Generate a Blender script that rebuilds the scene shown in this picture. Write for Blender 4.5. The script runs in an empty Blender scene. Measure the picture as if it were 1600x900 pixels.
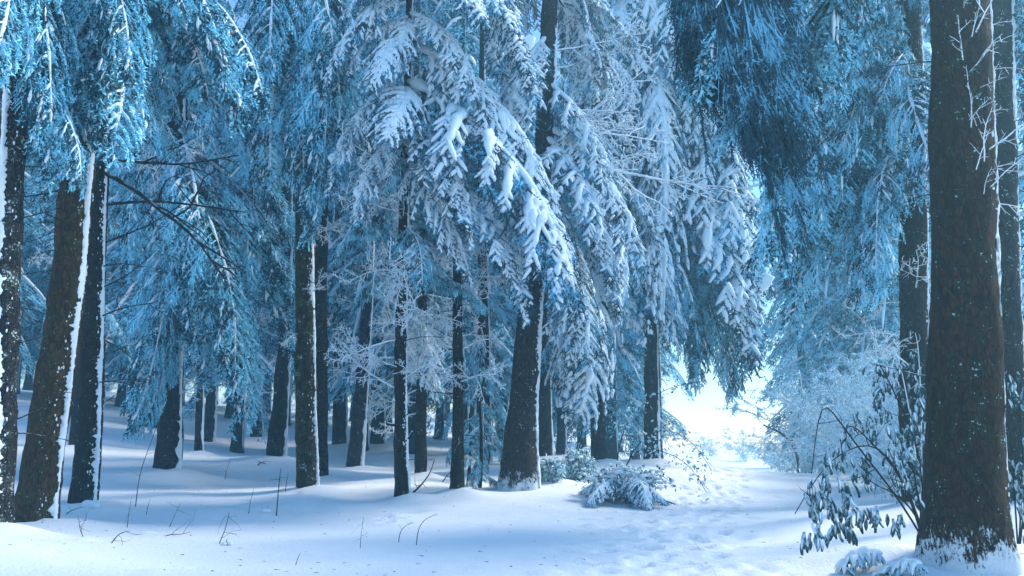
import bpy, math, random
import numpy as np
from mathutils import Vector, Matrix
PI = math.pi
R = math.radians
SC = bpy.context.scene
COL = SC.collection
rng = np.random.default_rng(7)
random.seed(7)

# ------------------------------------------------------------------ camera
FPX, PITCH, CAMZ = 1300.0, math.atan(240 / 1300), 1.5
cam = bpy.data.objects.new('camera', bpy.data.cameras.new('camera'))
COL.objects.link(cam)
cam.data.sensor_width = 36
cam.data.lens = 36 * FPX / 1600
cam.data.clip_start = 0.05
cam.data.clip_end = 2000
cam.location = (0, 0, CAMZ)
cam.rotation_euler = (PI / 2 + PITCH, 0, 0)
SC.camera = cam
# ------------------------------------------------------------------ sky, sun, exposure
SUN_EL, SUN_AZ = R(42), R(66)
world = bpy.data.worlds.new('World')
SC.world = world
world.use_nodes = True
nt = world.node_tree
sky = nt.nodes.new('ShaderNodeTexSky')
sky.sky_type = 'NISHITA'
sky.sun_disc = False
sky.sun_elevation = SUN_EL
sky.sun_rotation = SUN_AZ
sky.ozone_density = 10
sky.air_density = 1.55
sky.dust_density = 0.0
nt.links.new(sky.outputs[0], nt.nodes['Background'].inputs[0])
nt.nodes['Background'].inputs[1].default_value = 0.06
sl = bpy.data.lights.new('sun', 'SUN')
sl.energy = 1.5
sl.angle = R(18)
sl.color = (1.0, 0.92, 0.82)
sun = bpy.data.objects.new('sun', sl)
COL.objects.link(sun)
sd = Vector((math.cos(SUN_EL) * math.sin(SUN_AZ), math.cos(SUN_EL) * math.cos(SUN_AZ), math.sin(SUN_EL)))
sun.rotation_euler = sd.to_track_quat('Z', 'Y').to_euler()
sun.location = (20, 40, 60)
vs = SC.view_settings
SC.display_settings.display_device = 'sRGB'
vs.view_transform = 'Standard'
vs.look = 'None'
vs.gamma = 1
vs.exposure = 2.12
SC.render.engine = 'CYCLES'
cy = SC.cycles
cy.max_bounces = 6
cy.diffuse_bounces = 4
cy.glossy_bounces = 1
cy.transmission_bounces = 0
cy.volume_bounces = 1
cy.transparent_max_bounces = 4
cy.use_denoising = True
cy.use_adaptive_sampling = True
cy.adaptive_threshold = 0.02
cy.sample_clamp_indirect = 4

HAZE_DENSITY, HAZE_ANISO, HAZE_COLOR = 0.0044, 0.68, (0.42, 0.83, 1.0)


# ------------------------------------------------------------------ helpers
def world_at(px, py, D):
    c, s = math.cos(PITCH), math.sin(PITCH)
    a, b = (px - 800) / FPX, (450 - py) / FPX
    d = np.array([a, c - b * s, s + b * c])
    return d * (D / d[1]) + np.array([0, 0, CAMZ])


def unit(v):
    return v / np.maximum(np.linalg.norm(v, axis=-1, keepdims=True), 1e-9)


def wob(p, f, seed=0, n=6):
    """smooth noise in -1..1 at points p (n,3)"""
    g = np.random.default_rng(seed)
    o = np.zeros(len(p))
    for _ in range(n):
        k = g.normal(size=p.shape[1]) * f
        o += np.sin(p @ k + g.uniform(0, 6.28))
    return o / n * 1.4


class MB:
    def __init__(s):
        s.v, s.n, s.f = [], 0, []

    def add(s, v, faces, mat=0, smooth=False):
        v = np.asarray(v, float).reshape(-1, 3)
        f = np.asarray(faces, np.int64) + s.n
        s.v.append(v)
        s.f.append((f, mat, smooth))
        s.n += len(v)

    def mesh(s, name, mats):
        me = bpy.data.meshes.new(name)
        v = np.concatenate(s.v)
        me.vertices.add(len(v))
        me.vertices.foreach_set('co', v.ravel())
        li = np.concatenate([f.ravel() for f, _, _ in s.f])
        tot = np.concatenate([np.full(len(f), f.shape[1]) for f, _, _ in s.f])
        me.loops.add(len(li))
        me.loops.foreach_set('vertex_index', li.astype(np.int32))
        me.polygons.add(len(tot))
        me.polygons.foreach_set('loop_start', np.concatenate([[0], np.cumsum(tot)[:-1]]).astype(np.int32))
        me.polygons.foreach_set('loop_total', tot.astype(np.int32))
        me.polygons.foreach_set('material_index', np.concatenate([np.full(len(f), m) for f, m, _ in s.f]).astype(np.int32))
        me.polygons.foreach_set('use_smooth', np.concatenate([np.full(len(f), sm) for f, _, sm in s.f]))
        for m in mats:
            me.materials.append(m)
        me.update(calc_edges=True)
        return me


def frames(P):
    """tangent, side, up for a polyline"""
    T = unit(np.gradient(P, axis=0))
    ref = np.array([0, 0, 1.0]) if abs(T[:, 2]).mean() < 0.9 else np.array([0, 1.0, 0])
    S = unit(np.cross(T, ref))
    return T, S, np.cross(S, T)


def tube(mb, P, r, sides=6, mat=0, smooth=True, flat=1.0, cap=True, jitter=0.0, seed=0):
    P = np.asarray(P, float)
    r = np.broadcast_to(np.asarray(r, float), (len(P),))
    T, S, U = frames(P)
    a = np.linspace(0, 2 * PI, sides, endpoint=False)
    V = P[:, None] + r[:, None, None] * (np.cos(a)[None, :, None] * S[:, None] + flat * np.sin(a)[None, :, None] * U[:, None])
    if jitter:
        q = V.reshape(-1, 3)
        w = 1 + jitter * wob(q, 1.2 / max(r.mean(), .004), seed)
        V = P[:, None] + (V - P[:, None]) * w.reshape(len(P), sides, 1)
    i = np.arange(len(P) - 1)[:, None] * sides
    j = np.arange(sides)[None]
    k = (j + 1) % sides
    F = np.stack([i + j, i + k, i + sides + k, i + sides + j], -1).reshape(-1, 4)
    V = V.reshape(-1, 3)
    mb.add(V, F, mat, smooth)
    if cap:
        n0 = mb.n - len(V)
        for base, pt, fl in ((0, P[0], 1), (len(V) - sides, P[-1], 0)):
            ci = mb.n
            mb.v.append(pt.reshape(1, 3))
            mb.n += 1
            jj = np.arange(sides)
            f = np.stack([n0 + base + (jj + 1) % sides, n0 + base + jj, np.full(sides, ci)], -1)
            mb.f.append((f if fl else f[:, [1, 0, 2]], mat, smooth))


def spikes(mb, A, B, r, mat=0):
    """thin three-sided needles from A to B"""
    A, B = np.asarray(A, float), np.asarray(B, float)
    d = unit(B - A)
    ref = np.where(np.abs(d[:, 2:3]) < .8, np.array([[0, 0, 1.0]]), np.array([[1.0, 0, 0]]))
    s = unit(np.cross(d, ref))
    u = np.cross(s, d)
    r = np.broadcast_to(np.asarray(r, float), (len(A),))[:, None]
    V = np.stack([A + u * r, A - u * r * .5 + s * r * .87, A - u * r * .5 - s * r * .87, B], 1).reshape(-1, 3)
    b = np.arange(len(A))[:, None] * 4
    F = (b[:, None] + np.array([[0, 3, 1], [1, 3, 2], [2, 3, 0]])[None]).reshape(-1, 3)
    mb.add(V, F, mat, False)


def blob(mb, c, r, mat=0, seed=0, nu=8, nv=6, rough=.18):
    """lumpy closed ellipsoid"""
    c, r = np.asarray(c, float), np.asarray(r, float)
    th = np.linspace(0, PI, nv + 1)[1:-1]
    ph = np.linspace(0, 2 * PI, nu, endpoint=False)
    g = np.stack([np.sin(th)[:, None] * np.cos(ph), np.sin(th)[:, None] * np.sin(ph), np.cos(th)[:, None] + 0 * ph], -1).reshape(-1, 3)
    g = np.concatenate([g, [[0, 0, 1], [0, 0, -1]]])
    g = g * (1 + rough * wob(g, 2.2, seed))[:, None]
    V = c + g * r
    F = []
    for i in range(nv - 2):
        for j in range(nu):
            F.append([i * nu + j, (i + 1) * nu + j, (i + 1) * nu + (j + 1) % nu, i * nu + (j + 1) % nu])
    n = (nv - 1) * nu
    mb.add(V, F, mat, True)
    n0 = mb.n - len(V)
    j = np.arange(nu)
    mb.f.append((np.stack([n0 + j, n0 + (j + 1) % nu, np.full(nu, n0 + n)], -1), mat, True))
    l = n0 + (nv - 2) * nu
    mb.f.append((np.stack([l + (j + 1) % nu, l + j, np.full(nu, n0 + n + 1)], -1), mat, True))


def add_obj(name, mesh, parent=None, loc=None, rot=None, scale=None):
    o = bpy.data.objects.new(name, mesh)
    COL.objects.link(o)
    if parent is not None:
        o.parent = parent
    if loc is not None:
        o.location = [float(x) for x in loc]
    if rot is not None:
        o.rotation_euler = rot
    if scale is not None:
        o.scale = (scale,) * 3 if np.isscalar(scale) else scale
    return o


def tag(o, label, cat, group=None):
    o['label'] = label
    o['category'] = cat
    if group:
        o['group'] = group
    return o


def thing(name, label, cat, loc, group=None):
    return tag(add_obj(name, None, None, loc), label, cat, group)


# ------------------------------------------------------------------ materials
def new_mat(name):
    m = bpy.data.materials.new(name)
    m.use_nodes = True
    t = m.node_tree
    b = t.nodes['Principled BSDF']
    return m, t, b


def node(t, kind, **kw):
    n = t.nodes.new(kind)
    for k, v in kw.items():
        setattr(n, k, v)
    return n


def noise(t, scale, detail=4, rough=.6, vec=None):
    n = node(t, 'ShaderNodeTexNoise')
    n.inputs['Scale'].default_value = scale
    n.inputs['Detail'].default_value = detail
    n.inputs['Roughness'].default_value = rough
    if vec is not None:
        t.links.new(vec, n.inputs['Vector'])
    return n.outputs[0]


def ramp(t, src, stops):
    n = node(t, 'ShaderNodeValToRGB')
    e = n.color_ramp.elements
    e[0].position, e[1].position = stops[0][0], stops[-1][0]
    for s in stops[1:-1]:
        e.new(s[0])
    for el, s in zip(e, stops):
        c = s[1]
        el.color = (c, c, c, 1) if np.isscalar(c) else (*c, 1)
    t.links.new(src, n.inputs[0])
    return n.outputs[0]


def mixc(t, f, a, b):
    n = node(t, 'ShaderNodeMix', data_type='RGBA')
    for sock, v in ((n.inputs[0], f), (n.inputs[6], a), (n.inputs[7], b)):
        if hasattr(v, 'links'):
            t.links.new(v, sock)
        else:
            sock.default_value = v if np.isscalar(v) else (*v, 1)
    return n.outputs[2]


def math_(t, op, a, b=0.0, clamp=False):
    n = node(t, 'ShaderNodeMath', operation=op, use_clamp=clamp)
    for i, v in enumerate((a, b)):
        if hasattr(v, 'links'):
            t.links.new(v, n.inputs[i])
        else:
            n.inputs[i].default_value = v
    return n.outputs[0]


def bump(t, b, src, dist, strength=1.0):
    n = node(t, 'ShaderNodeBump')
    n.inputs['Strength'].default_value = strength
    n.inputs['Distance'].default_value = dist
    t.links.new(src, n.inputs['Height'])
    t.links.new(n.outputs[0], b.inputs['Normal'])


def snow_mat(name, col=(.80, .86, .90), scale=14, dist=.02):
    m, t, b = new_mat(name)
    tc = node(t, 'ShaderNodeTexCoord').outputs['Object']
    n1 = noise(t, scale, 5, .65, tc)
    t.links.new(mixc(t, n1, [c * .93 for c in col], [min(1, c * 1.05) for c in col]), b.inputs['Base Color'])
    b.inputs['Roughness'].default_value = .75
    b.inputs['Specular IOR Level'].default_value = .2
    bump(t, b, n1, dist, .7)
    return m


def needle_mat(name, dark, frost, amount, upw):
    """needles with rime: each needle its own amount, upper sides whiter"""
    m, t, b = new_mat(name)
    g = node(t, 'ShaderNodeNewGeometry')
    sep = node(t, 'ShaderNodeSeparateXYZ')
    t.links.new(g.outputs['Normal'], sep.inputs[0])
    tc = node(t, 'ShaderNodeTexCoord').outputs['Object']
    n1 = noise(t, 2.4, 3, .55, tc)
    up = math_(t, 'MULTIPLY', sep.outputs[2], upw)
    f = math_(t, 'ADD', math_(t, 'MULTIPLY', g.outputs['Random Per Island'], 1.0), up)
    f = math_(t, 'ADD', f, math_(t, 'MULTIPLY', math_(t, 'SUBTRACT', n1, .5), 4.6))
    f = math_(t, 'ADD', f, amount - .5)
    f = ramp(t, f, [(.25, 0.0), (.8, 1.0)])
    t.links.new(mixc(t, f, dark, frost), b.inputs['Base Color'])
    b.inputs['Roughness'].default_value = .7
    b.inputs['Specular IOR Level'].default_value = .25
    return m


def bark_mat(name, c1, c2, moss, frost_amt, moss_amt, scale=1.0, crust=0.0):
    m, t, b = new_mat(name)
    tc = node(t, 'ShaderNodeTexCoord').outputs['Object']
    mp = node(t, 'ShaderNodeMapping')
    mp.inputs['Scale'].default_value = (1, 1, .35)
    t.links.new(tc, mp.inputs['Vector'])
    n1 = noise(t, 28 * scale, 6, .7, mp.outputs[0])
    n2 = noise(t, 3.0, 4, .6, tc)
    n3 = noise(t, 34, 2, .5, tc)
    n4 = noise(t, 5, 3, .7, tc)
    vo = node(t, 'ShaderNodeTexVoronoi', feature='DISTANCE_TO_EDGE')
    vo.inputs['Scale'].default_value = 26 * scale
    t.links.new(mp.outputs[0], vo.inputs['Vector'])
    crack = ramp(t, vo.outputs[0], [(0.0, 0.0), (.12, 1.0)])
    v2 = node(t, 'ShaderNodeTexVoronoi')
    v2.inputs['Scale'].default_value = 26 * scale
    t.links.new(mp.outputs[0], v2.inputs['Vector'])
    sv = node(t, 'ShaderNodeSeparateColor')
    t.links.new(v2.outputs['Color'], sv.inputs[0])
    c = mixc(t, ramp(t, math_(t, 'ADD', math_(t, 'MULTIPLY', n1, .6), math_(t, 'MULTIPLY', sv.outputs[0], .5)), [(.3, 0.0), (.75, 1.0)]), c2, c1)
    c = mixc(t, ramp(t, n2, [(.45, 0.0), (.7, 1.0)]), c, [x * .6 for x in c1])
    mf = math_(t, 'MULTIPLY', ramp(t, n4, [(.5, 0.0), (.66, 1.0)]), moss_amt)
    c = mixc(t, mf, c, moss)
    c = mixc(t, math_(t, 'MULTIPLY', math_(t, 'SUBTRACT', 1.0, crack), .6), c, [x * .35 for x in c1])
    # specks of rime caught on the bark scales
    sp = ramp(t, math_(t, 'ADD', n3, math_(t, 'MULTIPLY', math_(t, 'SUBTRACT', n4, .5), .8)), [(.75 - frost_amt, 0.0), (.79 - frost_amt, 1.0)])
    c = mixc(t, sp, c, (.62, .72, .78))
    if crust:
        # wind-driven snow stuck to the foot of the trunk
        sep = node(t, 'ShaderNodeSeparateXYZ')
        t.links.new(tc, sep.inputs[0])
        n5 = noise(t, 40, 5, .75, mp.outputs[0])
        n6 = noise(t, 4.5, 3, .6, tc)
        k = math_(t, 'SUBTRACT', math_(t, 'ADD', math_(t, 'MULTIPLY', n5, 1.3), math_(t, 'MULTIPLY', n6, 1.0)), math_(t, 'MULTIPLY', sep.outputs[2], 1.0 / crust))
        k = ramp(t, k, [(.92, 0.0), (1.1, 1.0)])
        c = mixc(t, k, c, (.74, .82, .88))
        crack = math_(t, 'MAXIMUM', crack, k)
        sp = math_(t, 'ADD', sp, math_(t, 'MULTIPLY', k, 1.2))
    t.links.new(c, b.inputs['Base Color'])
    b.inputs['Roughness'].default_value = .9
    b.inputs['Specular IOR Level'].default_value = .15
    bump(t, b, math_(t, 'ADD', math_(t, 'MULTIPLY', n1, 1.0), math_(t, 'ADD', math_(t, 'MULTIPLY', crack, .7), sp)), .05, 1.0)
    return m


M = {}
M['snow'] = snow_mat('snow')
M['bough_snow'] = snow_mat('bough_snow', (.76, .87, .93), 22, .02)  # cyan of the shade among the boughs tinted into the snow colour
M['ground_snow'] = snow_mat('ground_snow', (.84, .87, .90), 26, .03)
M['frost_needle'] = needle_mat('frost_needle', (.008, .060, .085), (.28, .72, .90), .56, .42)
M['snowy_needle'] = needle_mat('snowy_needle', (.008, .050, .075), (.16, .58, .84), .26, .30)
M['dark_needle'] = needle_mat('dark_needle', (.008, .044, .068), (.14, .42, .60), .20, .40)
M['bark_brown'] = bark_mat('bark_brown', (.11, .064, .026), (.030, .019, .010), (.045, .075, .024), .0, .6)
M['bark_great'] = bark_mat('bark_great', (.070, .032, .012), (.009, .007, .006), (.022, .045, .026), .0, .8, 1.0, 1.0)
M['bark_crusted'] = bark_mat('bark_crusted', (.075, .060, .050), (.024, .021, .020), (.035, .05, .04), .03, .4, 1.0, 1.0)
M['bark_dark'] = bark_mat('bark_dark', (.040, .032, .026), (.014, .011, .010), (.030, .052, .024), .02, .6)
M['bark_mossy'] = bark_mat('bark_mossy', (.060, .052, .022), (.020, .018, .012), (.070, .11, .040), .05, .9)
M['bark_grey'] = bark_mat('bark_grey', (.045, .042, .040), (.020, .019, .019), (.035, .045, .035), .03, .4)
M['bark_rime'] = bark_mat('bark_rime', (.05, .045, .042), (.022, .02, .02), (.10, .16, .12), .11, .7)
M['bark_far'] = bark_mat('bark_far', (.030, .030, .032), (.016, .017, .019), (.03, .04, .04), .02, .3)


def twig_mat(name, dark, frost, cover):
    m, t, b = new_mat(name)
    g = node(t, 'ShaderNodeNewGeometry')
    sep = node(t, 'ShaderNodeSeparateXYZ')
    t.links.new(g.outputs['Normal'], sep.inputs[0])
    tc = node(t, 'ShaderNodeTexCoord').outputs['Object']
    n1 = noise(t, 18, 3, .6, tc)
    f = math_(t, 'ADD', math_(t, 'MULTIPLY', sep.outputs[2], .35), math_(t, 'ADD', n1, cover - .5))
    f = ramp(t, f, [(.4, 0.0), (.6, 1.0)])
    t.links.new(mixc(t, f, dark, frost), b.inputs['Base Color'])
    b.inputs['Roughness'].default_value = .8
    b.inputs['Specular IOR Level'].default_value = .2
    bump(t, b, n1, .01, .6)
    return m


M['twig_dark'] = twig_mat('twig_dark', (.016, .015, .016), (.55, .65, .72), .12)
M['twig_frost'] = twig_mat('twig_frost', (.05, .06, .07), (.70, .80, .86), .80)
M['rime'] = twig_mat('rime', (.10, .30, .38), (.62, .80, .88), .62)
M['leaf'] = twig_mat('leaf', (.014, .062, .065), (.50, .70, .80), .46)
M['leaf_small'] = twig_mat('leaf_small', (.02, .08, .08), (.55, .76, .84), .62)

# ------------------------------------------------------------------ trees: where each trunk runs (photo pixel, width) and how far off
TREES = []


def spec(key, D, pts, bark, label, strip=0, **kw):
    TREES.append(dict(key=key, D=D, pts=pts, bark=bark, label=label, strip=strip, **kw))


spec('edge', 11, [(-6, 842, 44), (2, 700, 42), (10, 500, 41), (16, 300, 40), (22, 100, 38), (30, -250, 32)], 'bark_rime',
     'rime-covered spruce trunk standing at the extreme left edge, plastered white with blown snow', 3)
spec('brown', 13, [(50, 822, 72), (66, 730, 58), (84, 600, 54), (104, 430, 51), (122, 260, 47), (140, 60, 42), (162, -250, 32)], 'bark_brown',
     'thick leaning brown spruce trunk with a long strip of snow down its side', 1)
spec('slim', 15, [(129, 792, 42), (138, 700, 36), (146, 560, 32), (153, 400, 29), (158, 250, 27), (164, 60, 23), (172, -220, 16)], 'bark_dark',
     'slender dark spruce close beside the thick leaning brown trunk', 1, sw=.85)
spec('cyan', 21, [(263, 737, 42), (266, 650, 36), (271, 500, 32), (275, 330, 28), (280, 160, 24), (286, -40, 18), (292, -200, 12)], 'bark_dark',
     'spruce with a big hanging curtain of frosted boughs low over its trunk', 1)
spec('mossy', 18, [(480, 772, 36), (479, 700, 33), (477, 560, 31), (475, 400, 29), (474, 250, 27), (475, 80, 24), (477, -220, 16)], 'bark_mossy',
     'straight green mossy spruce trunk with lichen spots and a thin snow edge', 1)
spec('shadow', 22, [(500, 750, 26), (500, 600, 23), (501, 450, 21), (503, 250, 19), (505, 50, 16), (507, -150, 12)], 'bark_dark',
     'dark slim spruce half hidden close behind the straight mossy trunk', 0)
spec('bent', 24, [(430, 717, 32), (438, 650, 25), (444, 560, 22), (446, 450, 20), (447, 300, 18), (449, 100, 14), (451, -120, 9)], 'bark_dark',
     'dark spruce with a curved flaring foot, left of the straight mossy trunk', 1)
spec('stub', 17, [(629, 779, 24), (626, 690, 20), (626, 560, 18), (629, 400, 16), (633, 230, 14), (638, 80, 12), (642, -200, 8)], 'bark_dark',
     'slender spruce with broken branch stubs low down and snow-laden arching boughs above', 1)
spec('behind', 21, [(657, 746, 20), (658, 640, 17), (660, 500, 15), (662, 330, 13), (664, 120, 10)], 'bark_dark',
     'thin spruce just behind the trunk with broken branch stubs', 0)
spec('thin', 17.5, [(714, 773, 22), (716, 650, 18), (715, 520, 15), (714, 400, 13), (714, 250, 11), (716, 90, 9)], 'bark_dark',
     'thin dark pole-like spruce with many bare side twigs near the thick curved trunk', 0)
spec('curved', 19, [(808, 779, 64), (812, 700, 50), (819, 600, 42), (827, 500, 37), (837, 400, 33), (846, 300, 30), (851, 200, 29), (856, 80, 27), (861, -60, 24), (868, -260, 18)], 'bark_crusted',
     'thick curved spruce trunk in the middle with snow-crusted foot and heavy snowy boughs', 2)
spec('plume', 27, [(1018, 722, 24), (1018, 600, 21), (1016, 450, 18), (1014, 300, 15), (1012, 120, 13), (1010, -110, 11), (1009, -320, 7)], 'bark_grey',
     'snow-laden spruce beside the path with long drooping white boughs above the bright gap', 1)
spec('third', 25, [(935, 722, 24), (934, 620, 21), (932, 470, 18), (930, 300, 15), (928, 120, 11), (926, -80, 7)], 'bark_grey',
     'frosted spruce between the thick curved trunk and the bright gap, boughs hanging low', 0)
spec('great', 9, [(1510, 905, 138), (1508, 800, 116), (1506, 700, 107), (1505, 560, 102), (1503, 400, 97), (1500, 230, 93), (1498, 60, 90), (1494, -220, 82), (1492, -420, 76)], 'bark_great',
     'huge dark brown spruce trunk on the right with frosted dead twigs on its bark', 1, sw=.45)
spec('right', 15, [(1428, 740, 46), (1427, 620, 42), (1426, 450, 40), (1424, 250, 37), (1422, 50, 32), (1420, -250, 24)], 'bark_dark',
     'dark spruce just left of the huge trunk, its frosted boughs hanging over the path', 1)
spec('rear', 13, [(1584, 800, 50), (1578, 650, 46), (1572, 480, 44), (1567, 280, 42), (1562, 80, 40), (1556, -220, 34)], 'bark_dark',
     'dark blue-black spruce trunk half hidden behind the right side of the huge trunk', 1)
# mid-distance trunks of the shaded wood
MID = [
    ('leanm', 29, [(553, 735, 26), (561, 660, 23), (569, 560, 20), (575, 440, 17), (580, 250, 13)], 'spruce leaning right in the shaded wood, a pale snow strip down it'),
    ('broad', 34, [(591, 697, 24), (591, 600, 21), (592, 450, 19), (593, 250, 15)], 'straight grey trunk deep in the wood right of the leaning spruce'),
    ('pairl', 34, [(531, 697, 24), (531, 600, 22), (531, 450, 19), (531, 250, 15)], 'straight grey trunk deep in the wood left of the leaning spruce'),
    ('small1', 27, [(311, 712, 14), (312, 640, 12), (314, 520, 10), (316, 350, 8)], 'small thin spruce right of the curtain of frosted boughs, foot in the snow'),
    ('small2', 33, [(327, 695, 20), (330, 620, 17), (334, 500, 15), (338, 300, 12)], 'leaning grey spruce behind the small thin spruce'),
    ('hang', 36, [(402, 687, 20), (401, 600, 17), (401, 450, 15), (401, 250, 12)], 'pale grey spruce far back under the frosted curtain, left of the curved foot'),
    ('dusk', 26, [(757, 735, 24), (756, 640, 21), (755, 500, 18), (754, 300, 14), (753, 90, 9)], 'dark spruce wrapped in drooping frosted boughs, left of the thick curved trunk'),
    ('gapa', 30, [(852, 716, 24), (851, 640, 20), (850, 500, 17), (849, 250, 13)], 'grey trunk just behind the right side of the thick curved trunk'),
    ('gapb', 36, [(877, 715, 16), (877, 640, 14), (877, 500, 12), (877, 250, 9)], 'thin hazy trunk at the left rim of the small bright gap'),
    ('leftfar', 24, [(120, 703, 22), (124, 600, 19), (128, 450, 17), (132, 250, 13)], 'grey trunk seen between the leaning brown trunk and the slim dark one'),
]
for k, D, pts, lab in MID:
    spec(k, D, pts + [(pts[-1][0] + 3, pts[-1][1] - 220, pts[-1][2] * .6)], 'bark_far', lab, 1 if D < 35 else 1, mid=True)

# ------------------------------------------------------------------ terrain
ctrl = []
for s_ in TREES:
    px, py, w = s_['pts'][0]
    if s_['key'] in ('right', 'rear'):
        continue
    ctrl.append(world_at(px, py, s_['D']))
for px, py, D in [(0, 868, 8.2), (190, 898, 8.6), (100, 850, 10), (-250, 820, 9), (30, 646, 30), (115, 664, 31), (200, 671, 32), (270, 690, 31),
                  (360, 688, 35), (450, 690, 36), (660, 700, 36), (500, 900, 9.0), (800, 900, 9.2), (1100, 900, 9.2), (1300, 880, 9.6), (700, 820, 13.5),
                  (620, 790, 17), (900, 800, 16.5), (1000, 795, 17.5), (1100, 790, 19), (1250, 790, 19), (1000, 850, 12), (1200, 840, 12.5), (400, 830, 13),
                  (300, 780, 16.5), (200, 760, 19), (380, 745, 22), (560, 745, 24), (1130, 747, 34), (1240, 747, 33), (1060, 740, 31), (960, 725, 30),
                  (1350, 745, 28), (1430, 740, 24), (1350, 800, 14), (1440, 850, 10.5), (1600, 850, 10.5), (1750, 800, 12), (1700, 745, 26), (-150, 640, 27), (-250, 720, 17)]:
    ctrl.append(world_at(px, py, D))
for x, y, z in [(-70, 50, 4.5), (-40, 75, 5.0), (-14, 70, 4.6), (1, 78, 3.2), (40, 70, .6), (70, 50, .8), (60, 0, .4), (-60, 0, .8), (0, -30, .1), (-20, -20, .3), (25, -20, .1),
                (0, 3, 0.02), (-6, 3, .3), (6, 3, .05), (12, 55, -.2), (11, 50, .0), (18, 70, .2), (24, 78, .2), (20, 105, .3), (-60, 100, 2)]:
    ctrl.append(np.array([x, y, z]))
ctrl = np.array(ctrl)


def _phi(r2):
    return np.where(r2 > 0, .5 * r2 * np.log(np.maximum(r2, 1e-9)), 0)


_n = len(ctrl)
_A = np.zeros((_n + 3, _n + 3))
_d2 = ((ctrl[:, None, :2] - ctrl[None, :, :2]) ** 2).sum(-1)
_A[:_n, :_n] = _phi(_d2) + np.eye(_n) * .6
_A[:_n, _n] = 1
_A[:_n, _n + 1:] = ctrl[:, :2]
_A[_n:, :_n] = _A[:_n, _n:].T
_w = np.linalg.solve(_A, np.concatenate([ctrl[:, 2], np.zeros(3)]))

bumps = []     # x, y, radius, height
for s_ in TREES:
    b_ = world_at(*s_['pts'][0][:2], s_['D'])
    rr = s_['pts'][0][2] * s_['D'] / FPX
    bumps.append((b_[0], b_[1], rr * 1.3 + .12, .10))
    bumps.append((b_[0] + rr * .75, b_[1] - .15, rr * .8 + .1, .07))
for px, py, D, r_, h_ in [(470, 795, 16.5, .8, .16), (620, 815, 14.5, .35, .07), (640, 800, 15.5, .3, -.08), (555, 800, 16, .5, .08), (30, 880, 8, 1.6, .12), (330, 800, 15, .9, .08),
                          (250, 775, 17, .8, .09), (860, 760, 20, .9, .22), (960, 770, 19.5, 1.3, .18), (395, 790, 16, .3, .07), (415, 797, 15.6, .22, .06), (1060, 765, 22, 1.2, .2), (1340, 880, 9.5, .5, .1), (1400, 875, 9.5, .4, .12)]:
    b_ = world_at(px, py, D)
    bumps.append((b_[0], b_[1], r_, h_))
# footprints and trampled snow along the path
path_px = [(1000, 905), (1030, 860), (1075, 815), (1110, 785), (1135, 762)]
pp = []
for px, py in path_px:
    D_ = CAMZ * FPX / (py - 690) * .98
    pp.append(world_at(px, py, D_)[:2])
pp = np.array(pp)
seg = np.concatenate([[0], np.cumsum(np.linalg.norm(np.diff(pp, axis=0), axis=1))])
dents = []
fr = np.random.default_rng(3)
for line in range(3):
    s0 = 0.0
    k = 0
    off = (line - 1) * .55
    while s0 < seg[-1]:
        x = np.interp(s0, seg, pp[:, 0]) + off + (.13 if k % 2 else -.13) + fr.normal() * .05
        y = np.interp(s0, seg, pp[:, 1]) + fr.normal() * .05
        dents.append((x, y, .12, .17, -.085))
        s0 += .62 + fr.normal() * .05
        k += 1
for _ in range(120):
    s0 = fr.uniform(0, seg[-1])
    x = np.interp(s0, seg, pp[:, 0]) + fr.normal() * .8
    y = np.interp(s0, seg, pp[:, 1]) + fr.normal() * .3
    dents.append((x, y, fr.uniform(.08, .2), fr.uniform(.08, .25), fr.choice([-1, 1, 1]) * fr.uniform(.02, .045)))
for px, py, D in [(606, 822, 13.6), (618, 815, 14.0), (600, 812, 14.2), (630, 822, 13.6), (460, 782, 17.2), (452, 784, 17)]:
    b_ = world_at(px, py, D)
    dents.append((b_[0], b_[1], .10, .16, -.09))


for _ in range(110):
    px, py = fr.uniform(60, 1250), fr.uniform(760, 890)
    D_ = CAMZ * FPX / (py - 690) * .85
    b_ = world_at(px, py, D_)
    q_ = fr.uniform(.04, .13)
    dents.append((b_[0], b_[1], q_, q_ * fr.uniform(.9, 1.6), -fr.uniform(.015, .05) if fr.uniform() < .7 else .03))


def ground(xy):
    xy = np.atleast_2d(np.asarray(xy, float))
    z = np.zeros(len(xy))
    for i in range(0, len(xy), 20000):
        q = xy[i:i + 20000]
        d2 = ((q[:, None] - ctrl[None, :, :2]) ** 2).sum(-1)
        z[i:i + 20000] = _phi(d2) @ _w[:_n] + _w[_n] + q @ _w[_n + 1:]
    rad = np.hypot(xy[:, 0], xy[:, 1] - 20)
    k = np.clip((rad - 80) / 80, 0, 1)
    z = z * (1 - k) + k * .3
    p3 = np.concatenate([xy, 0 * xy[:, :1]], 1)
    z += .055 * wob(p3, .55, 11) + .022 * wob(p3 * np.array([1, 1.8, 1]), 1.5, 12) + .022 * wob(p3, 1.1, 14) * (wob(p3, .35, 15) > -.3) + .012 * wob(p3 * np.array([.7, 2.0, 1]), 4.0, 13, 8) + .006 * wob(p3 * np.array([1, 1.4, 1]), 9, 16, 9)
    for x, y, r_, h_ in bumps:
        z += h_ * np.exp(-((xy[:, 0] - x) ** 2 + (xy[:, 1] - y) ** 2) / r_ ** 2)
    for x, y, rx, ry, h_ in dents:
        mk = (np.abs(xy[:, 0] - x) < .9) & (np.abs(xy[:, 1] - y) < .9)
        if mk.any():
            q = xy[mk]
            e = ((q[:, 0] - x) / rx) ** 2 + ((q[:, 1] - y) / ry) ** 2
            z[mk] += h_ * (np.exp(-e ** 1.5) - .35 * np.exp(-(np.sqrt(e) - 1.5) ** 2 * 5))
    return z


def gz(x, y):
    return float(ground([[x, y]])[0])


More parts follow.
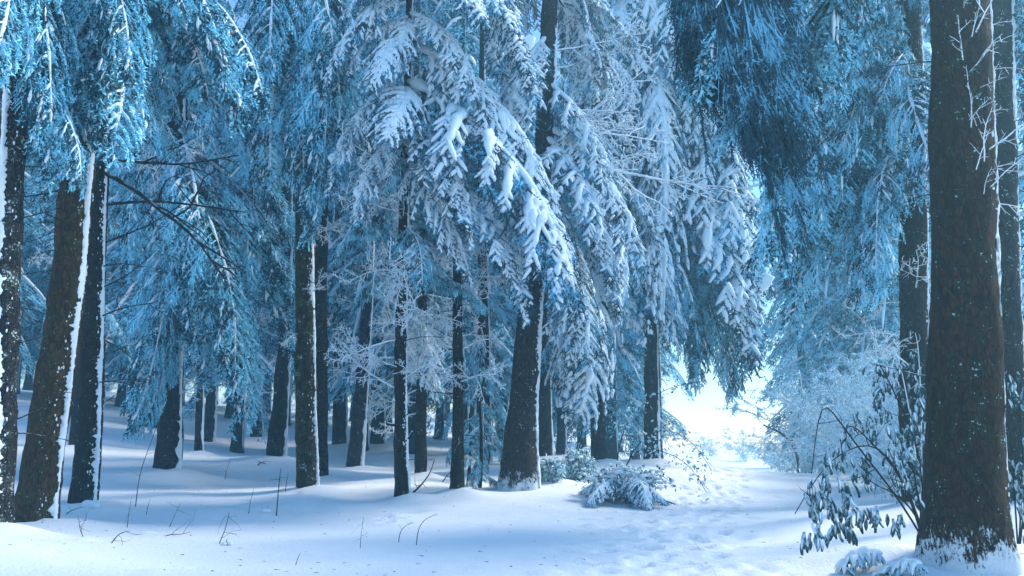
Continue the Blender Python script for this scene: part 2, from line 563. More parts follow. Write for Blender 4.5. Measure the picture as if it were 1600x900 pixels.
def geo(a, b, n):
    return a * (b / a) ** (np.arange(1, n + 1) / n)


gy = np.concatenate([-geo(12, 60, 10)[::-1], np.arange(-12, 6, .6), np.arange(6, 24, .085), np.arange(24, 50, .25), geo(50, 125, 16)])
gx = np.concatenate([np.arange(0, 9, .085), np.arange(9, 22, .22), geo(22, 110, 24)])
gx = np.concatenate([-gx[1:][::-1], gx])
XX, YY = np.meshgrid(gx, gy)
xy = np.stack([XX.ravel(), YY.ravel()], 1)
gv = np.concatenate([xy, ground(xy)[:, None]], 1)
ny, nx = XX.shape
ii = (np.arange(ny - 1)[:, None] * nx + np.arange(nx - 1)[None]).ravel()
mb = MB()
mb.add(gv, np.stack([ii, ii + 1, ii + nx + 1, ii + nx], 1), 0, True)
go = add_obj('snow_ground', mb.mesh('snow_ground', [M['ground_snow']]))
go['kind'] = 'structure'

# ------------------------------------------------------------------ haze: one closed box of pale air
mb = MB()
hx, hy0, hy1, hz0, hz1 = 111, -61, 126, -4, 37
v = [(x, y, z) for z in (hz0, hz1) for y in (hy0, hy1) for x in (-hx, hx)]
mb.add(v, [(0, 2, 3, 1), (4, 5, 7, 6), (0, 1, 5, 4), (2, 6, 7, 3), (0, 4, 6, 2), (1, 3, 7, 5)])
hm = bpy.data.materials.new('haze')
hm.use_nodes = True
ht = hm.node_tree
ht.nodes.clear()
ho = ht.nodes.new('ShaderNodeOutputMaterial')
pv = ht.nodes.new('ShaderNodeVolumePrincipled')
pv.inputs['Color'].default_value = (*HAZE_COLOR, 1)
pv.inputs['Density'].default_value = HAZE_DENSITY
pv.inputs['Anisotropy'].default_value = HAZE_ANISO
ht.links.new(pv.outputs[0], ho.inputs['Volume'])
hz = add_obj('haze', mb.mesh('haze', [hm]))
hz['kind'] = 'stuff'


# ------------------------------------------------------------------ boughs (library of meshes, shared by the trees)
def make_bough(kind, chord, seed, L=3.2, detail=1.0):
    """a spruce bough growing along +X, hanging at `chord` degrees below level; returns (needles mesh, snow mesh)"""
    g = np.random.default_rng(seed)
    mb, sb = MB(), MB()
    n = 24
    t = np.linspace(0, 1, n)
    bend = {'snowy': 24, 'frost': 26, 'dark': 16}[kind]
    ph = np.radians(chord + bend * (2 * t - 1) * (1 if chord < 75 else .4))
    wander = .12 * np.sin(t * 5 + g.uniform(0, 6))
    step = np.stack([np.cos(ph), wander * .6, -np.sin(ph)], 1) * (L / (n - 1))
    P = np.cumsum(step, 0)
    P -= P[0]
    ax = unit(np.gradient(P, axis=0))
    rad = .026 * (1 - t) + .006
    tube(mb, P, rad, 6, 1)
    droop = {'snowy': 1.0, 'frost': 1.45, 'dark': 4.0}[kind]
    lmax = {'snowy': .98, 'frost': .86, 'dark': 1.9}[kind] * L / 3.2
    ns = int({'snowy': 46, 'frost': 50, 'dark': 44}[kind] * detail)
    A, B, rr = [], [], []
    for i in range(ns):
        u = .10 + .9 * (i + g.uniform(-.3, .3)) / ns
        if kind == 'dark':
            u = .80 + .20 * (i + g.uniform(-.3, .3)) / ns
        u = min(max(u, .05), .99)
        base = np.array([np.interp(u, t, P[:, k]) for k in range(3)])
        ad = unit(np.array([np.interp(u, t, ax[:, k]) for k in range(3)]))
        s = 1 if i % 2 else -1
        lat = unit(np.cross(ad, [0, 0, 1.0])) * s
        prof = (min(1, u / .22) ** .7) * (1 - u) ** .55 * 1.05 + .16
        if kind == 'dark':
            prof = g.uniform(.12, 1.0)
        ln = lmax * prof * g.uniform(.7, 1.15)
        d = unit(ad * g.uniform(.45, .8) + lat * g.uniform(.6, 1.0) + np.array([0, 0, g.uniform(-.25, .15)]))
        if kind == 'dark':
            d = unit(ad * g.uniform(.1, .5) + lat * g.uniform(.05, .5) + np.array([0, 0, -.6]))
        m = 9
        Q = [base]
        for k in range(m):
            w = (k + 1) / m
            d = unit(d + np.array([0, 0, -1.0]) * droop * .16 * (.5 + w) + g.normal(size=3) * .05)
            Q.append(Q[-1] + d * ln / m)
        Q = np.array(Q)
        tube(mb, Q, np.linspace(.011, .003, m + 1), 4, 0 if kind != 'dark' else 0, cap=False)
        tq = np.linspace(0, 1, m + 1)
        dq = unit(np.gradient(Q, axis=0))
        # side twigs
        nt_ = max(4, int((17 if kind != 'dark' else 26) * detail * (ln / .8) ** .8))
        us = np.linspace(.06, 1.0, nt_) + g.uniform(-.03, .03, nt_)
        us = np.clip(us, 0, 1)
        b0 = np.stack([np.interp(us, tq, Q[:, k]) for k in range(3)], 1)
        dd = unit(np.stack([np.interp(us, tq, dq[:, k]) for k in range(3)], 1))
        sg = np.where(np.arange(nt_) % 2 == 0, 1, -1)[:, None]
        l2 = unit(np.cross(dd, np.array([[0, 0, 1.0]])) + 1e-6) * sg
        dn = {'snowy': .45, 'frost': .6, 'dark': 1.3}[kind]
        td = unit(dd * .75 + l2 * g.uniform(.4, .9, (nt_, 1)) + np.array([[0, 0, -1.0]]) * g.uniform(.1, dn, (nt_, 1)))
        tl = (min(ln, 1.0) * .30 * (1.1 - us * .75) + .05) * g.uniform(.7, 1.25, nt_)
        tip = b0 + td * tl[:, None] + np.array([[0, 0, -1.0]]) * (tl * .18 * (droop - .5))[:, None]
        A.append(b0)
        B.append(tip)
        rr.append(np.full(nt_, .012 if kind == 'frost' else .0085))
        # rimed needle tufts along each side twig
        mt = int({'snowy': 8, 'frost': 11, 'dark': 9}[kind] * detail)
        for k in range(mt):
            w = (k + .6) / mt
            c = b0 * (1 - w) + tip * w
            dv = unit(unit(tip - b0) * .9 + g.normal(size=(nt_, 3)) * .62)
            lk = g.uniform(.03, .06 if kind == 'frost' else .075, nt_) * (1.15 - .4 * w)
            A.append(c)
            B.append(c + dv * lk[:, None])
            rr.append(g.uniform(.006, .0105, nt_) * (1.3 if kind == 'frost' else 1))
        # snow load: fingers lying along the twig
        if kind == 'snowy' and g.uniform() < .82:
            e = g.uniform(.45, .98)
            k = 11
            uu = np.linspace(0, e, k)
            q = np.stack([np.interp(uu, tq, Q[:, c]) for c in range(3)], 1)
            q[:, 2] += .028
            r0 = g.uniform(.038, .060) * (.55 + .6 * prof)
            r = r0 * (1 - .5 * (uu / e) ** 2) * (1 + .22 * np.sin(uu * 19 + g.uniform(0, 6)))
            r[-1] *= .35
            r[0] *= .8
            tube(sb, q, r, 7, 0, True, .75, True, .48, seed + i)
            for h in range(int(11 * ln / .7)):
                j = int(g.integers(0, nt_))
                w = np.linspace(0, g.uniform(.55, .95), 5)[:, None]
                q = b0[j] * (1 - w) + tip[j] * w + np.array([0, 0, .018])
                tube(sb, q, g.uniform(.018, .032) * np.array([.9, 1.1, 1, .85, .3]), 5, 0, True, .8, True, .25, seed + i + h)
        if kind == 'frost':
            # rime clotted in short lengths along the twig
            for h in range(int(g.integers(0, 4))):
                c0_ = g.uniform(.05, .85)
                uu = np.linspace(c0_, min(1, c0_ + g.uniform(.12, .35)), 5)
                q = np.stack([np.interp(uu, tq, Q[:, c]) for c in range(3)], 1) + g.normal(size=3) * .02
                tube(sb, q, g.uniform(.010, .022) * np.array([.4, 1, 1.1, .9, .3]), 6, 0, True, .8, True, .5, seed + i + h)
        if kind == 'frost' and g.uniform() < .5:
            uu = np.linspace(.0, g.uniform(.35, .8), 8)
            q = np.stack([np.interp(uu, tq, Q[:, c]) for c in range(3)], 1)
            q[:, 2] += .014
            r = g.uniform(.010, .021) * (1 - .5 * uu) * (1 + .4 * np.sin(uu * 23 + g.uniform(0, 6)))
            r[-1] *= .3
            tube(sb, q, r, 5, 0, True, .8, True, .3, seed + i)
    spikes(mb, np.concatenate(A), np.concatenate(B), np.concatenate(rr), 0)
    # tufts along the leader itself
    nl = int(260 * detail)
    us = g.uniform(.05, 1, nl)
    c = np.stack([np.interp(us, t, P[:, k]) for k in range(3)], 1)
    dv = unit(np.stack([np.interp(us, t, ax[:, k]) for k in range(3)], 1) + g.normal(size=(nl, 3)) * .7)
    spikes(mb, c, c + dv * g.uniform(.04, .09, nl)[:, None], .008, 0)
    q = P.copy()
    if kind == 'snowy':
        q[:, 2] += .035
        r = (.075 * (1 - .55 * t)) * (1 + .18 * np.sin(t * 31 + 1) + .12 * np.sin(t * 57))
    elif kind == 'frost':
        q[:, 2] += .022
        r = (.026 * (1 - .5 * t)) * (1 + .35 * np.sin(t * 31 + 1) + .15 * np.sin(t * 57))
    else:
        q = q[3:]
        q[:, 2] += .018
        r = .022 * (1 - .5 * t[3:]) * (1 + .3 * np.sin(t[3:] * 40))
    r[0] *= .4
    r[-1] *= .4
    tube(sb, q, r, 8, 0, True, .8, True, .2, seed)
    if kind == 'snowy':
        for a0, a1 in ((.24, .46), (.42, .66), (.62, .97)):
            uu = np.linspace(a0 + g.uniform(-.03, .03), a1, 16)
            q = np.stack([np.interp(uu, t, P[:, c]) for c in range(3)], 1) + np.array([0, g.normal() * .04, .02])
            w = np.sin(PI * np.linspace(.04, .97, 16)) ** .6 * g.uniform(.10, .18) * (1.1 - .5 * uu) * (1 + .25 * np.sin(uu * 41) + .15 * np.sin(uu * 73))
            tube(sb, q, w, 14, 0, True, .34, True, .6, seed + int(a0 * 99))
            vv = sb.v[-3]
            lat = np.abs(vv[:, 1] - np.repeat(q[:, 1], 14))
            vv[:, 2] -= 1.9 * lat ** 2 + .12 * lat
    nm = {'snowy': 'snowy_needle', 'frost': 'frost_needle', 'dark': 'dark_needle'}[kind]
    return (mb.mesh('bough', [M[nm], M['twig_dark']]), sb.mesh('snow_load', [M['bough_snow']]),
            float(np.hypot(P[-1, 0], P[-1, 2])), math.degrees(math.atan2(-P[-1, 2], P[-1, 0])))


LIB = {}
for kind, chords in (('snowy', (22, 45, 62)), ('frost', (18, 42, 64)), ('dark', (14, 28))):
    LIB[kind] = [make_bough(kind, c, 100 + i * 10 + j, detail=.95) for i, c in enumerate(chords) for j in range(3)]


def make_branch(seed, dense, length=1.0, kind='dead'):
    """bare branch along +X"""
    g = np.random.default_rng(seed)
    mb = MB()

    def grow(p, d, ln, r, lev, sag):
        k = 9 if lev == 0 else (6 if lev == 1 else 4)
        Q = [np.array(p)]
        for i in range(k):
            d = unit(d + g.normal(size=3) * (.07 if lev == 0 else .13) + np.array([0, 0, sag * .06]))
            Q.append(Q[-1] + d * ln / k)
        Q = np.array(Q)
        tube(mb, Q, np.linspace(r, max(r * .28, .0022 if kind == 'dead' else .004), k + 1), 6 if lev == 0 else 4, 0, cap=lev == 0)
        if lev >= (3 if dense else 2):
            return
        nb = ([9, 6, 3] if dense else [4, 2])[lev]
        for i in range(nb):
            u = .18 + .8 * (i + g.uniform(0, .8)) / nb
            u = min(u, .98)
            j = min(int(u * k), k - 1)
            b = Q[j] + (Q[j + 1] - Q[j]) * (u * k - j)
            dd = unit(Q[j + 1] - Q[j])
            side = unit(np.cross(dd, unit(g.normal(size=3))))
            if lev == 0:
                side = unit(side * np.array([.6, 1, .7]))
            grow(b, unit(dd * g.uniform(.5, .9) + side), ln * g.uniform(.28, .55) * (1.1 - .6 * u), r * .5, lev + 1, g.uniform(-1.5, .8))
    grow((0, 0, 0), unit(np.array([1, 0, g.uniform(-.1, .25)])), length, {'dead': .014, 'rime': .015}[kind], 0, g.uniform(-1.2, .6))
    return mb.mesh('branch', [M['twig_dark' if kind == 'dead' else 'twig_frost']])


DEAD = [make_branch(300 + i, False) for i in range(5)]
RIME = [make_branch(320 + i, True, 1.0, 'rime') for i in range(6)]
TWIG = [make_branch(340 + i, False, 1.0, 'rime') for i in range(5)]


# ------------------------------------------------------------------ tree builder
class Tree:
    def __init__(s, key, D, pts, bark, label, strip=0, group=None, mid=False, cat='spruce tree', sw=1.0, **kw):
        s.sw = sw
        s.key, s.D = key, D
        W = np.array([world_at(px, py, D) for px, py, w in pts])
        rad = np.array([w for _, _, w in pts]) * .5 * D / FPX / math.cos(PITCH) * .985
        base = W[0].copy()
        base[2] = gz(base[0], base[1])
        z = np.linspace(base[2] - .35, W[-1, 2], int(max(16, min(110, (W[-1, 2] - base[2]) / (.14 if D < 22 else .4)))))
        zz = W[:, 2].copy()
        zz[0] = min(zz[0], base[2])
        ax = np.interp(z, zz, W[:, 0])
        rr = np.interp(z, zz, rad)
        for _ in range(6):
            ax[1:-1] = (ax[:-2] + ax[1:-1] * 2 + ax[2:]) / 4
            rr[1:-1] = (rr[:-2] + rr[1:-1] * 2 + rr[2:]) / 4
        sway = .05 * np.sin((z - z[0]) * .35 + D)
        s.z, s.ax, s.rr, s.ay = z, ax, rr, D + sway * np.clip((z - base[2]) / 3, 0, 1)
        s.base = base
        s.root = thing('spruce_tree', label, cat, base, group)
        sides = 40 if rr[3] * FPX / D > 40 else (24 if D < 23 else 12)
        a = np.linspace(0, 2 * PI, sides, endpoint=False)
        fl = np.exp(-np.clip(z - base[2], 0, 9) / .30)
        g = np.random.default_rng(int(D * 100) + len(label))
        lob = sum(.5 * np.cos(a * k + g.uniform(0, 6)) for k in (3, 5))
        Rm = rr[:, None] * (1 + .16 * fl[:, None] * lob[None])
        C = np.stack([np.cos(a)[None] * Rm + ax[:, None], np.sin(a)[None] * Rm + s.ay[:, None], z[:, None] + 0 * Rm], -1)
        q = C.reshape(-1, 3)
        dsp = (.030 * wob(q, 7, 5) + .022 * wob(q * np.array([1, 1, .4]), 30, 6, 8)).reshape(Rm.shape) * np.minimum(1, rr[:, None] / .2)
        C[..., 0] += np.cos(a)[None] * dsp
        C[..., 1] += np.sin(a)[None] * dsp
        s.C, s.a = C, a
        mb = MB()
        i = np.arange(len(z) - 1)[:, None] * sides
        j = np.arange(sides)[None]
        mb.add(C.reshape(-1, 3) - base, np.stack([i + j, i + (j + 1) % sides, i + sides + (j + 1) % sides, i + sides + j], -1).reshape(-1, 4), 0, True)
        top = np.array([[ax[-1], s.ay[-1], z[-1] + .3]]) - base
        ci = mb.n
        mb.v.append(top)
        mb.n += 1
        l = (len(z) - 1) * sides
        jj = np.arange(sides)
        mb.f.append((np.stack([l + jj, l + (jj + 1) % sides, np.full(sides, ci)], -1), 0, True))
        s.trunk = add_obj('trunk', mb.mesh('trunk', [M[bark]]), s.root)
        if strip:
            s.snow_strip(strip, g)
        s.n = 0

    def axis(s, z):
        return np.array([np.interp(z, s.z, s.ax), np.interp(z, s.z, s.ay), z])

    def radius(s, z):
        return float(np.interp(z, s.z, s.rr))

    def z_of(s, py):
        return world_at(800, py, s.D)[2]

    def snow_strip(s, kind, g):
        """snow blown onto the weather side of the trunk"""
        c0, hw = {1: (R(-14), R(29)), 2: (R(-8), R(26)), 3: (R(-100), R(46))}[kind]
        if kind == 1:
            c0 += g.uniform(-.12, .05)
            hw *= g.uniform(.62, .88) * s.sw
        zs = np.arange(s.base[2] - .05, s.z[-1] - .2, .035 if s.D < 20 else .12)
        m = 11
        V = []
        ph = g.uniform(0, 6)
        for z in zs:
            ed = 1 + .16 * math.sin(z * 2.3 + ph) + .12 * math.sin(z * 7.1 + ph * 2) + .10 * math.sin(z * 17 + ph) + .10 * math.sin(z * 41 + ph) + g.uniform(-.13, .13)
            ft = math.exp(-max(0, z - s.base[2]) / .5)
            w = hw * ed * (1 + .2 * ft) * (.72 + .28 * math.sin(z * .9 + ph * 3))
            th = np.linspace(-1, 1, m)
            prof = np.clip(1 - np.abs(th) ** 2.6, 0, 1)
            r = s.radius(z)
            thick = (.012 + .085 * r) * s.sw * (.7 + .5 * math.sin(z * 1.3 + ph) ** 2) * (1 + .6 * ft)
            rr = r * 1.01 + prof * thick - (1 - prof) * .035
            aa = c0 + th * w
            aa[:3] += g.normal(size=3) * np.array([.17, .10, .05])
            aa[-3:] += g.normal(size=3) * np.array([.05, .10, .17])
            cx, cy_ = np.interp(z, s.z, s.ax), np.interp(z, s.z, s.ay)
            V.append(np.stack([cx + np.cos(aa) * rr, cy_ + np.sin(aa) * rr, np.full(m, z)], 1))
        V = np.array(V)
        d = (.009 * wob(V.reshape(-1, 3), 16, 3) + .006 * wob(V.reshape(-1, 3), 45, 4, 9)).reshape(V.shape[:2])
        V[..., 0] += d
        V[..., 1] -= d
        mb = MB()
        for k in range(150 if s.D < 20 else 0):
            z = g.uniform(zs[0], zs[-1])
            a = c0 + (hw + abs(g.normal()) * .22) * (-1 if g.uniform() < .75 else 1)
            r = s.radius(z) + .004
            q = g.uniform(.005, .015)
            blob(mb, np.array([np.interp(z, s.z, s.ax) + math.cos(a) * r, np.interp(z, s.z, s.ay) + math.sin(a) * r, z]) - s.base, (q, q, q * g.uniform(.8, 2.5)), 0, k, 6, 4, .3)
        i = np.arange(len(zs) - 1)[:, None] * m
        j = np.arange(m - 1)[None]
        mb.add(V.reshape(-1, 3) - s.base, np.stack([i + j, i + j + 1, i + m + j + 1, i + m + j], -1).reshape(-1, 4), 0, True)
        add_obj('snow_strip', mb.mesh('snow_strip', [M['snow']]), s.trunk)

    def bough(s, kind, z, az, chord, length, roll=0.0):
        lib = LIB[kind]
        ch = np.array([b[3] for b in lib])
        near = np.argsort(np.abs(ch - chord) + rng.uniform(0, 3, len(lib)))[0]
        me, sn, l0, c0 = lib[near]
        p = s.axis(z) - s.base
        res = max(-14, min(14, chord - c0))
        k = length / l0
        o = add_obj('bough', me, s.root, p, (roll + rng.normal() * .12, R(res), az), (k, k * rng.uniform(.7, 1.2), k * rng.uniform(.85, 1.15)))
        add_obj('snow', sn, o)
        s.n += 1
        return o

    def to_tip(s, kind, y0, px, py, dD=0.0):
        """a bough from the trunk at photo height y0 to a tip dD metres behind (+) or before (-) the trunk"""
        z = min(s.z_of(y0), s.z[-1])
        a = s.axis(z)
        b = world_at(px, py, s.D + dD)
        d = b - a
        h = math.hypot(d[0], d[1])
        return s.bough(kind, z, math.atan2(d[1], d[0]), math.degrees(math.atan2(-d[2], h)), float(np.linalg.norm(d)))

    def fill(s, kind, n, y_lo, y_hi, ln, chord=(25, 55), az=None, seed=0):
        g = np.random.default_rng(seed + int(s.D * 10))
        z0, z1 = s.z_of(y_lo), min(s.z_of(y_hi), s.z[-1])
        for i in range(n):
            z = z0 + (z1 - z0) * (i + g.uniform(0, 1)) / n
            a = (i * 2.39996 + g.uniform(-.4, .4)) if az is None else R(g.uniform(*az))
            f = (i / n)
            s.bough(kind, z, a, g.uniform(*chord), g.uniform(*ln) * (1.1 - .35 * f))

    def bare(s, lib, n, y_lo, y_hi, ln, az=(0, 360), seed=0, tilt=(-25, 20), name='branch'):
        g = np.random.default_rng(seed + int(s.D * 7) + 5)
        z0, z1 = s.z_of(y_lo), s.z_of(y_hi)
        for i in range(n):
            z = z0 + (z1 - z0) * (i + g.uniform(0, 1)) / n
            a = R(g.uniform(*az))
            p = s.axis(z) - s.base
            r = s.radius(z) * .9
            p = p + np.array([math.cos(a) * r, math.sin(a) * r, 0])
            add_obj(name, lib[int(g.integers(0, len(lib)))], s.root, p, (g.uniform(-.6, .6), R(g.uniform(*tilt)), a), g.uniform(*ln))

    def bare_to(s, lib, k, y0, px, py, dD=0.0, name='branch', thick=1.0):
        z = s.z_of(y0)
        a = s.axis(z)
        b = world_at(px, py, s.D + dD)
        d = b - a
        yaw = math.atan2(d[1], d[0])
        L_ = float(np.linalg.norm(d))
        o = add_obj(name, lib[k % len(lib)], s.root, a - s.base, (0, -math.asin(d[2] / L_), yaw), (L_, L_ * .8 * thick, L_ * .8 * thick))
        return o


T = {}
for s_ in TREES:
    T[s_['key']] = Tree(**s_)

# ---- centre: the snow-laden spruce with stubs
t = T['stub']
for y0, px, py, dD in [(20, 748, 168, -1.0), (-100, 835, 178, -.5), (-60, 770, 60, -1.6), (70, 852, 322, -1.2), (130, 900, 455, -1.5), (190, 762, 395, -1.3),
                       (235, 832, 520, -1.0), (-20, 508, 118, -.8), (60, 590, 130, -1.8), (110, 512, 285, -.6), (140, 640, 225, -2.0), (200, 540, 335, -1.0),
                       (160, 700, 300, 1.5), (250, 700, 420, -1.2)]:
    t.to_tip('snowy', y0, px, py, dD)
t.fill('frost', 12, 420, 150, (1.4, 2.3), (20, 50), seed=3)
t.fill('snowy', 8, 60, -180, (1.5, 2.2), (30, 55), az=(110, 300), seed=4)
t.bare(RIME, 26, 620, 240, (.9, 1.7), seed=1)
t.bare(DEAD, 8, 720, 420, (.5, 1.0), seed=2)

# ---- the thick curved trunk
t = T['curved']
for y0, px, py, dD in [(130, 938, 330, -.8), (215, 955, 480, -1.0), (200, 1010, 395, -.6), (320, 905, 570, -1.0), (330, 930, 545, .6), (-80, 800, 160, .4), (-120, 770, 130, -.8), (290, 780, 410, -1.0), (300, 812, 450, -1.0), (270, 890, 440, -1.2), (60, 790, 250, -1.0), (-60, 925, 160, .5)]:
    t.to_tip('snowy', y0, px, py, dD)
t.fill('snowy', 6, 20, -220, (2.4, 3.2), (35, 60), az=(15, 70), seed=6)
t.fill('frost', 6, 330, 120, (1.8, 2.6), (40, 65), az=(20, 160), seed=7)
t.bare_to(RIME, 0, 222, 1062, 132, -.5, thick=.8)
t.bare_to(RIME, 1, 236, 1170, 362, -.8, thick=.8)
t.bare_to(RIME, 3, 110, 1010, 88, .6)
t.bare_to(RIME, 2, 205, 1040, 200, .8)
t.bare(RIME, 6, 330, 80, (1.5, 2.6), az=(-50, 60), seed=8)

# ---- plume spruce right of centre
t = T['plume']
for y0, px, py, dD in [(-60, 1062, 245, -1.2), (10, 1160, 322, -.8), (110, 1172, 545, -1.0), (190, 1130, 612, -1.4), (60, 1045, 370, -1.8), (120, 930, 560, -1.0),
                       (230, 960, 600, -1.2), (-40, 950, 250, -.6), (40, 930, 400, -1.0), (160, 1060, 480, -2.0), (280, 1040, 560, -1.5), (-90, 1110, 180, -.6),
                       (0, 1120, 420, -.2), (210, 1000, 520, -1.6)]:
    t.to_tip('snowy', y0, px, py, dD)
for kd, y0, px, py, dD in [('frost', 300, 1105, 565, .3), ('frost', 240, 1150, 500, .8), ('snowy', 260, 1125, 520, 1.2), ('frost', 330, 1085, 575, -.4), ('frost', 200, 1165, 470, 1.0), ('snowy', 180, 1185, 500, .2),
                           ('frost', 220, 1160, 565, 1.4), ('frost', 120, 1190, 400, .8), ('frost', 310, 1130, 580, 1.6), ('snowy', 60, 1185, 250, .6), ('frost', 350, 1065, 570, 1.2)]:
    t.to_tip(kd, y0, px, py, dD)
t.fill('snowy', 20, 360, -300, (2.4, 4.0), (35, 64), seed=9)
t.fill('frost', 10, 480, 200, (1.8, 2.8), (40, 66), seed=10)
t = T['third']
for y0, px, py, dD in [(340, 880, 590, -1.2), (380, 960, 640, -1.3), (420, 900, 660, -1.0), (250, 1000, 480, -1)]:
    t.to_tip('snowy', y0, px, py, dD)
t.fill('frost', 14, 520, 150, (1.8, 3.0), (40, 66), seed=11)
t.fill('snowy', 10, 300, -60, (2.0, 3.2), (35, 60), seed=12)

# ---- left group
t = T['edge']
t.fill('frost', 9, 140, -230, (2.0, 2.8), (40, 66), seed=13)
for y0, px, py, dD in [(-120, 70, 240, -.6), (-150, 120, 150, -1.2), (-60, 60, 330, .6), (20, 90, 300, .8)]:
    t.to_tip('frost', y0, px, py, dD)
t.bare(DEAD, 9, 720, 220, (.5, .9), az=(-60, 60), seed=14)
t = T['brown']
for y0, px, py, dD in [(-90, 230, 200, -1.2), (-160, 90, 210, -1.5), (-60, 60, 180, -1.0), (-120, 180, 120, -2.2), (-200, 300, 120, -.8), (-30, 130, 235, -1.4)]:
    t.to_tip('frost', y0, px, py, dD)
t.fill('frost', 12, 60, -230, (2.2, 3.2), (35, 66), seed=15)
t.bare_to(DEAD, 0, 420, 20, 428, -.3)
t.bare(DEAD, 7, 500, 250, (.5, 1.0), az=(150, 260), seed=16)
t = T['slim']
for y0, px, py, dD in [(-40, 330, 190, -.8), (-100, 420, 180, -.6), (-140, 260, 60, -1.4), (40, 240, 260, -.5)]:
    t.to_tip('frost', y0, px, py, dD)
t.fill('frost', 12, 120, -200, (2.0, 3.0), (30, 64), seed=17)
for k, (y0, px, py, dD) in enumerate([(322, 388, 318, -.6), (268, 440, 400, -.9), (385, 285, 350, -.5), (420, 230, 385, -.5), (455, 250, 415, -.4), (500, 244, 465, -.6), (600, 245, 575, -.5), (250, 350, 300, -1)]):
    t.bare_to(DEAD, k, y0, px, py, dD)
t.bare(DEAD, 8, 660, 330, (.4, .9), az=(-60, 200), seed=18)
t = T['cyan']
for y0, px, py, dD in [(330, 300, 640, -1.2), (290, 400, 640, -1.0), (250, 420, 560, -.8), (340, 350, 610, -1.6), (220, 440, 480, -.6), (300, 250, 560, -1.2), (180, 200, 420, -.8),
                       (200, 330, 470, -1.6), (390, 290, 640, -1.0), (430, 250, 620, -.4), (120, 420, 350, -.8), (260, 370, 540, -2.0), (140, 180, 300, -1), (60, 400, 260, -1)]:
    t.to_tip('frost', y0, px, py, dD)
t.fill('frost', 18, 380, -180, (2.0, 3.4), (35, 64), seed=19)
t.bare(RIME, 20, 620, 230, (.9, 1.8), seed=20)
t = T['mossy']
for y0, px, py, dD in [(60, 505, 330, -.8), (20, 430, 300, -.8), (0, 540, 330, -1.0), (-60, 390, 200, -1.0), (-80, 520, 180, -1.2), (40, 470, 290, -1.4), (-130, 440, 100, -1.5)]:
    t.to_tip('frost', y0, px, py, dD)
t.fill('frost', 16, 160, -200, (1.8, 2.8), (35, 66), seed=21)
t.bare(DEAD, 6, 600, 300, (.4, .9), seed=22)
t.bare(RIME, 5, 560, 250, (.6, 1.2), seed=23)
t = T['shadow']
t.fill('frost', 10, 300, -120, (1.6, 2.6), (35, 64), seed=24)
t.bare(DEAD, 8, 640, 350, (.6, 1.1), seed=25)
t = T['bent']
t.fill('frost', 12, 330, -100, (1.8, 2.6), (35, 64), seed=26)
t.bare(RIME, 8, 640, 330, (.8, 1.5), seed=27)
t = T['behind']
t.to_tip('snowy', 500, 672, 622, -.8)
t.to_tip('frost', 480, 640, 600, -.9)
t.fill('frost', 14, 470, 130, (1.3, 2.2), (25, 55), seed=28)
t.bare(RIME, 24, 660, 260, (.9, 1.7), seed=29)
t = T['thin']
t.bare(RIME, 26, 600, 240, (.7, 1.5), seed=30)
t.bare(DEAD, 22, 700, 380, (.4, 1.0), seed=31)
t.fill('frost', 8, 330, 100, (1.2, 1.9), (25, 50), seed=32)
t = T['dusk']
t.fill('frost', 26, 690, 150, (1.6, 2.4), (50, 68), seed=33)
t.bare(RIME, 10, 560, 250, (1.0, 1.8), seed=34)

# ---- right group
t = T['right']
for y0, px, py, dD in [(40, 1245, 130, -.8), (130, 1200, 432, -.8), (60, 1290, 210, -1.2), (170, 1240, 420, -.6), (190, 1265, 480, -.5), (-40, 1260, 90, -.3), (250, 1320, 500, -.8),
                       (200, 1340, 470, -1.5), (-100, 1330, 120, -1.4), (100, 1380, 330, -1.8), (60, 1190, 290, .2), (0, 1195, 210, -.4), (20, 1370, 240, -1.2)]:
    t.to_tip('frost', y0, px, py, dD)
t.fill('frost', 16, 300, -230, (1.8, 2.8), (35, 60), az=(90, 270), seed=35)
t.bare(RIME, 8, 620, 300, (.7, 1.3), az=(120, 270), seed=36)
t.bare(DEAD, 8, 500, 100, (.6, 1.2), az=(120, 260), seed=37)
t = T['rear']
t.bare(DEAD, 10, 640, 100, (.5, 1.0), az=(-100, 60), seed=38)
t.fill('frost', 8, 60, -210, (1.8, 2.6), (40, 66), az=(-60, 120), seed=39)
t = T['great']
for y0, px, py, dD in [(-330, 1130, 0, .3), (-360, 1100, -30, -.2), (-300, 1060, -60, .2), (-340, 1150, 40, .7), (-380, 1140, -90, -.4), (-350, 1080, -20, .9), (-310, 1160, -20, -.7), (-300, 1115, 20, -.3)]:
    t.to_tip('dark', y0, px, py, dD)
for y0, px, py, dD in [(-330, 1075, 90, .5), (-300, 1165, 230, .2), (-260, 1225, 215, .7), (-340, 1120, 160, -.2), (-280, 1200, 290, 1.0)]:
    t.to_tip('frost', y0, px, py, dD)
for k, (y0, px, py, dD) in enumerate([(100, 1372, 98, -.1), (300, 1420, 290, -.5), (345, 1418, 352, -.4), (190, 1425, 150, -.3)]):
    t.bare_to(DEAD, k, y0, px, py, dD)
t.bare(TWIG, 18, 340, -40, (.3, .8), az=(-120, -55), seed=40, tilt=(-75, 10), name='twig')
t.bare(TWIG, 9, 360, 20, (.3, .55), az=(-30, 40), seed=41, tilt=(-50, 10), name='twig')

for k, D, pts, lab in MID:
    t = T[k]
    if k == 'dusk':
        continue
    t.fill('frost', 9, 470, pts[-1][1] - 200, (1.8, 2.8), (30, 60), seed=50 + int(pts[0][0]))
    t.bare(RIME, 5, 620, 350, (1.0, 1.8), seed=51)

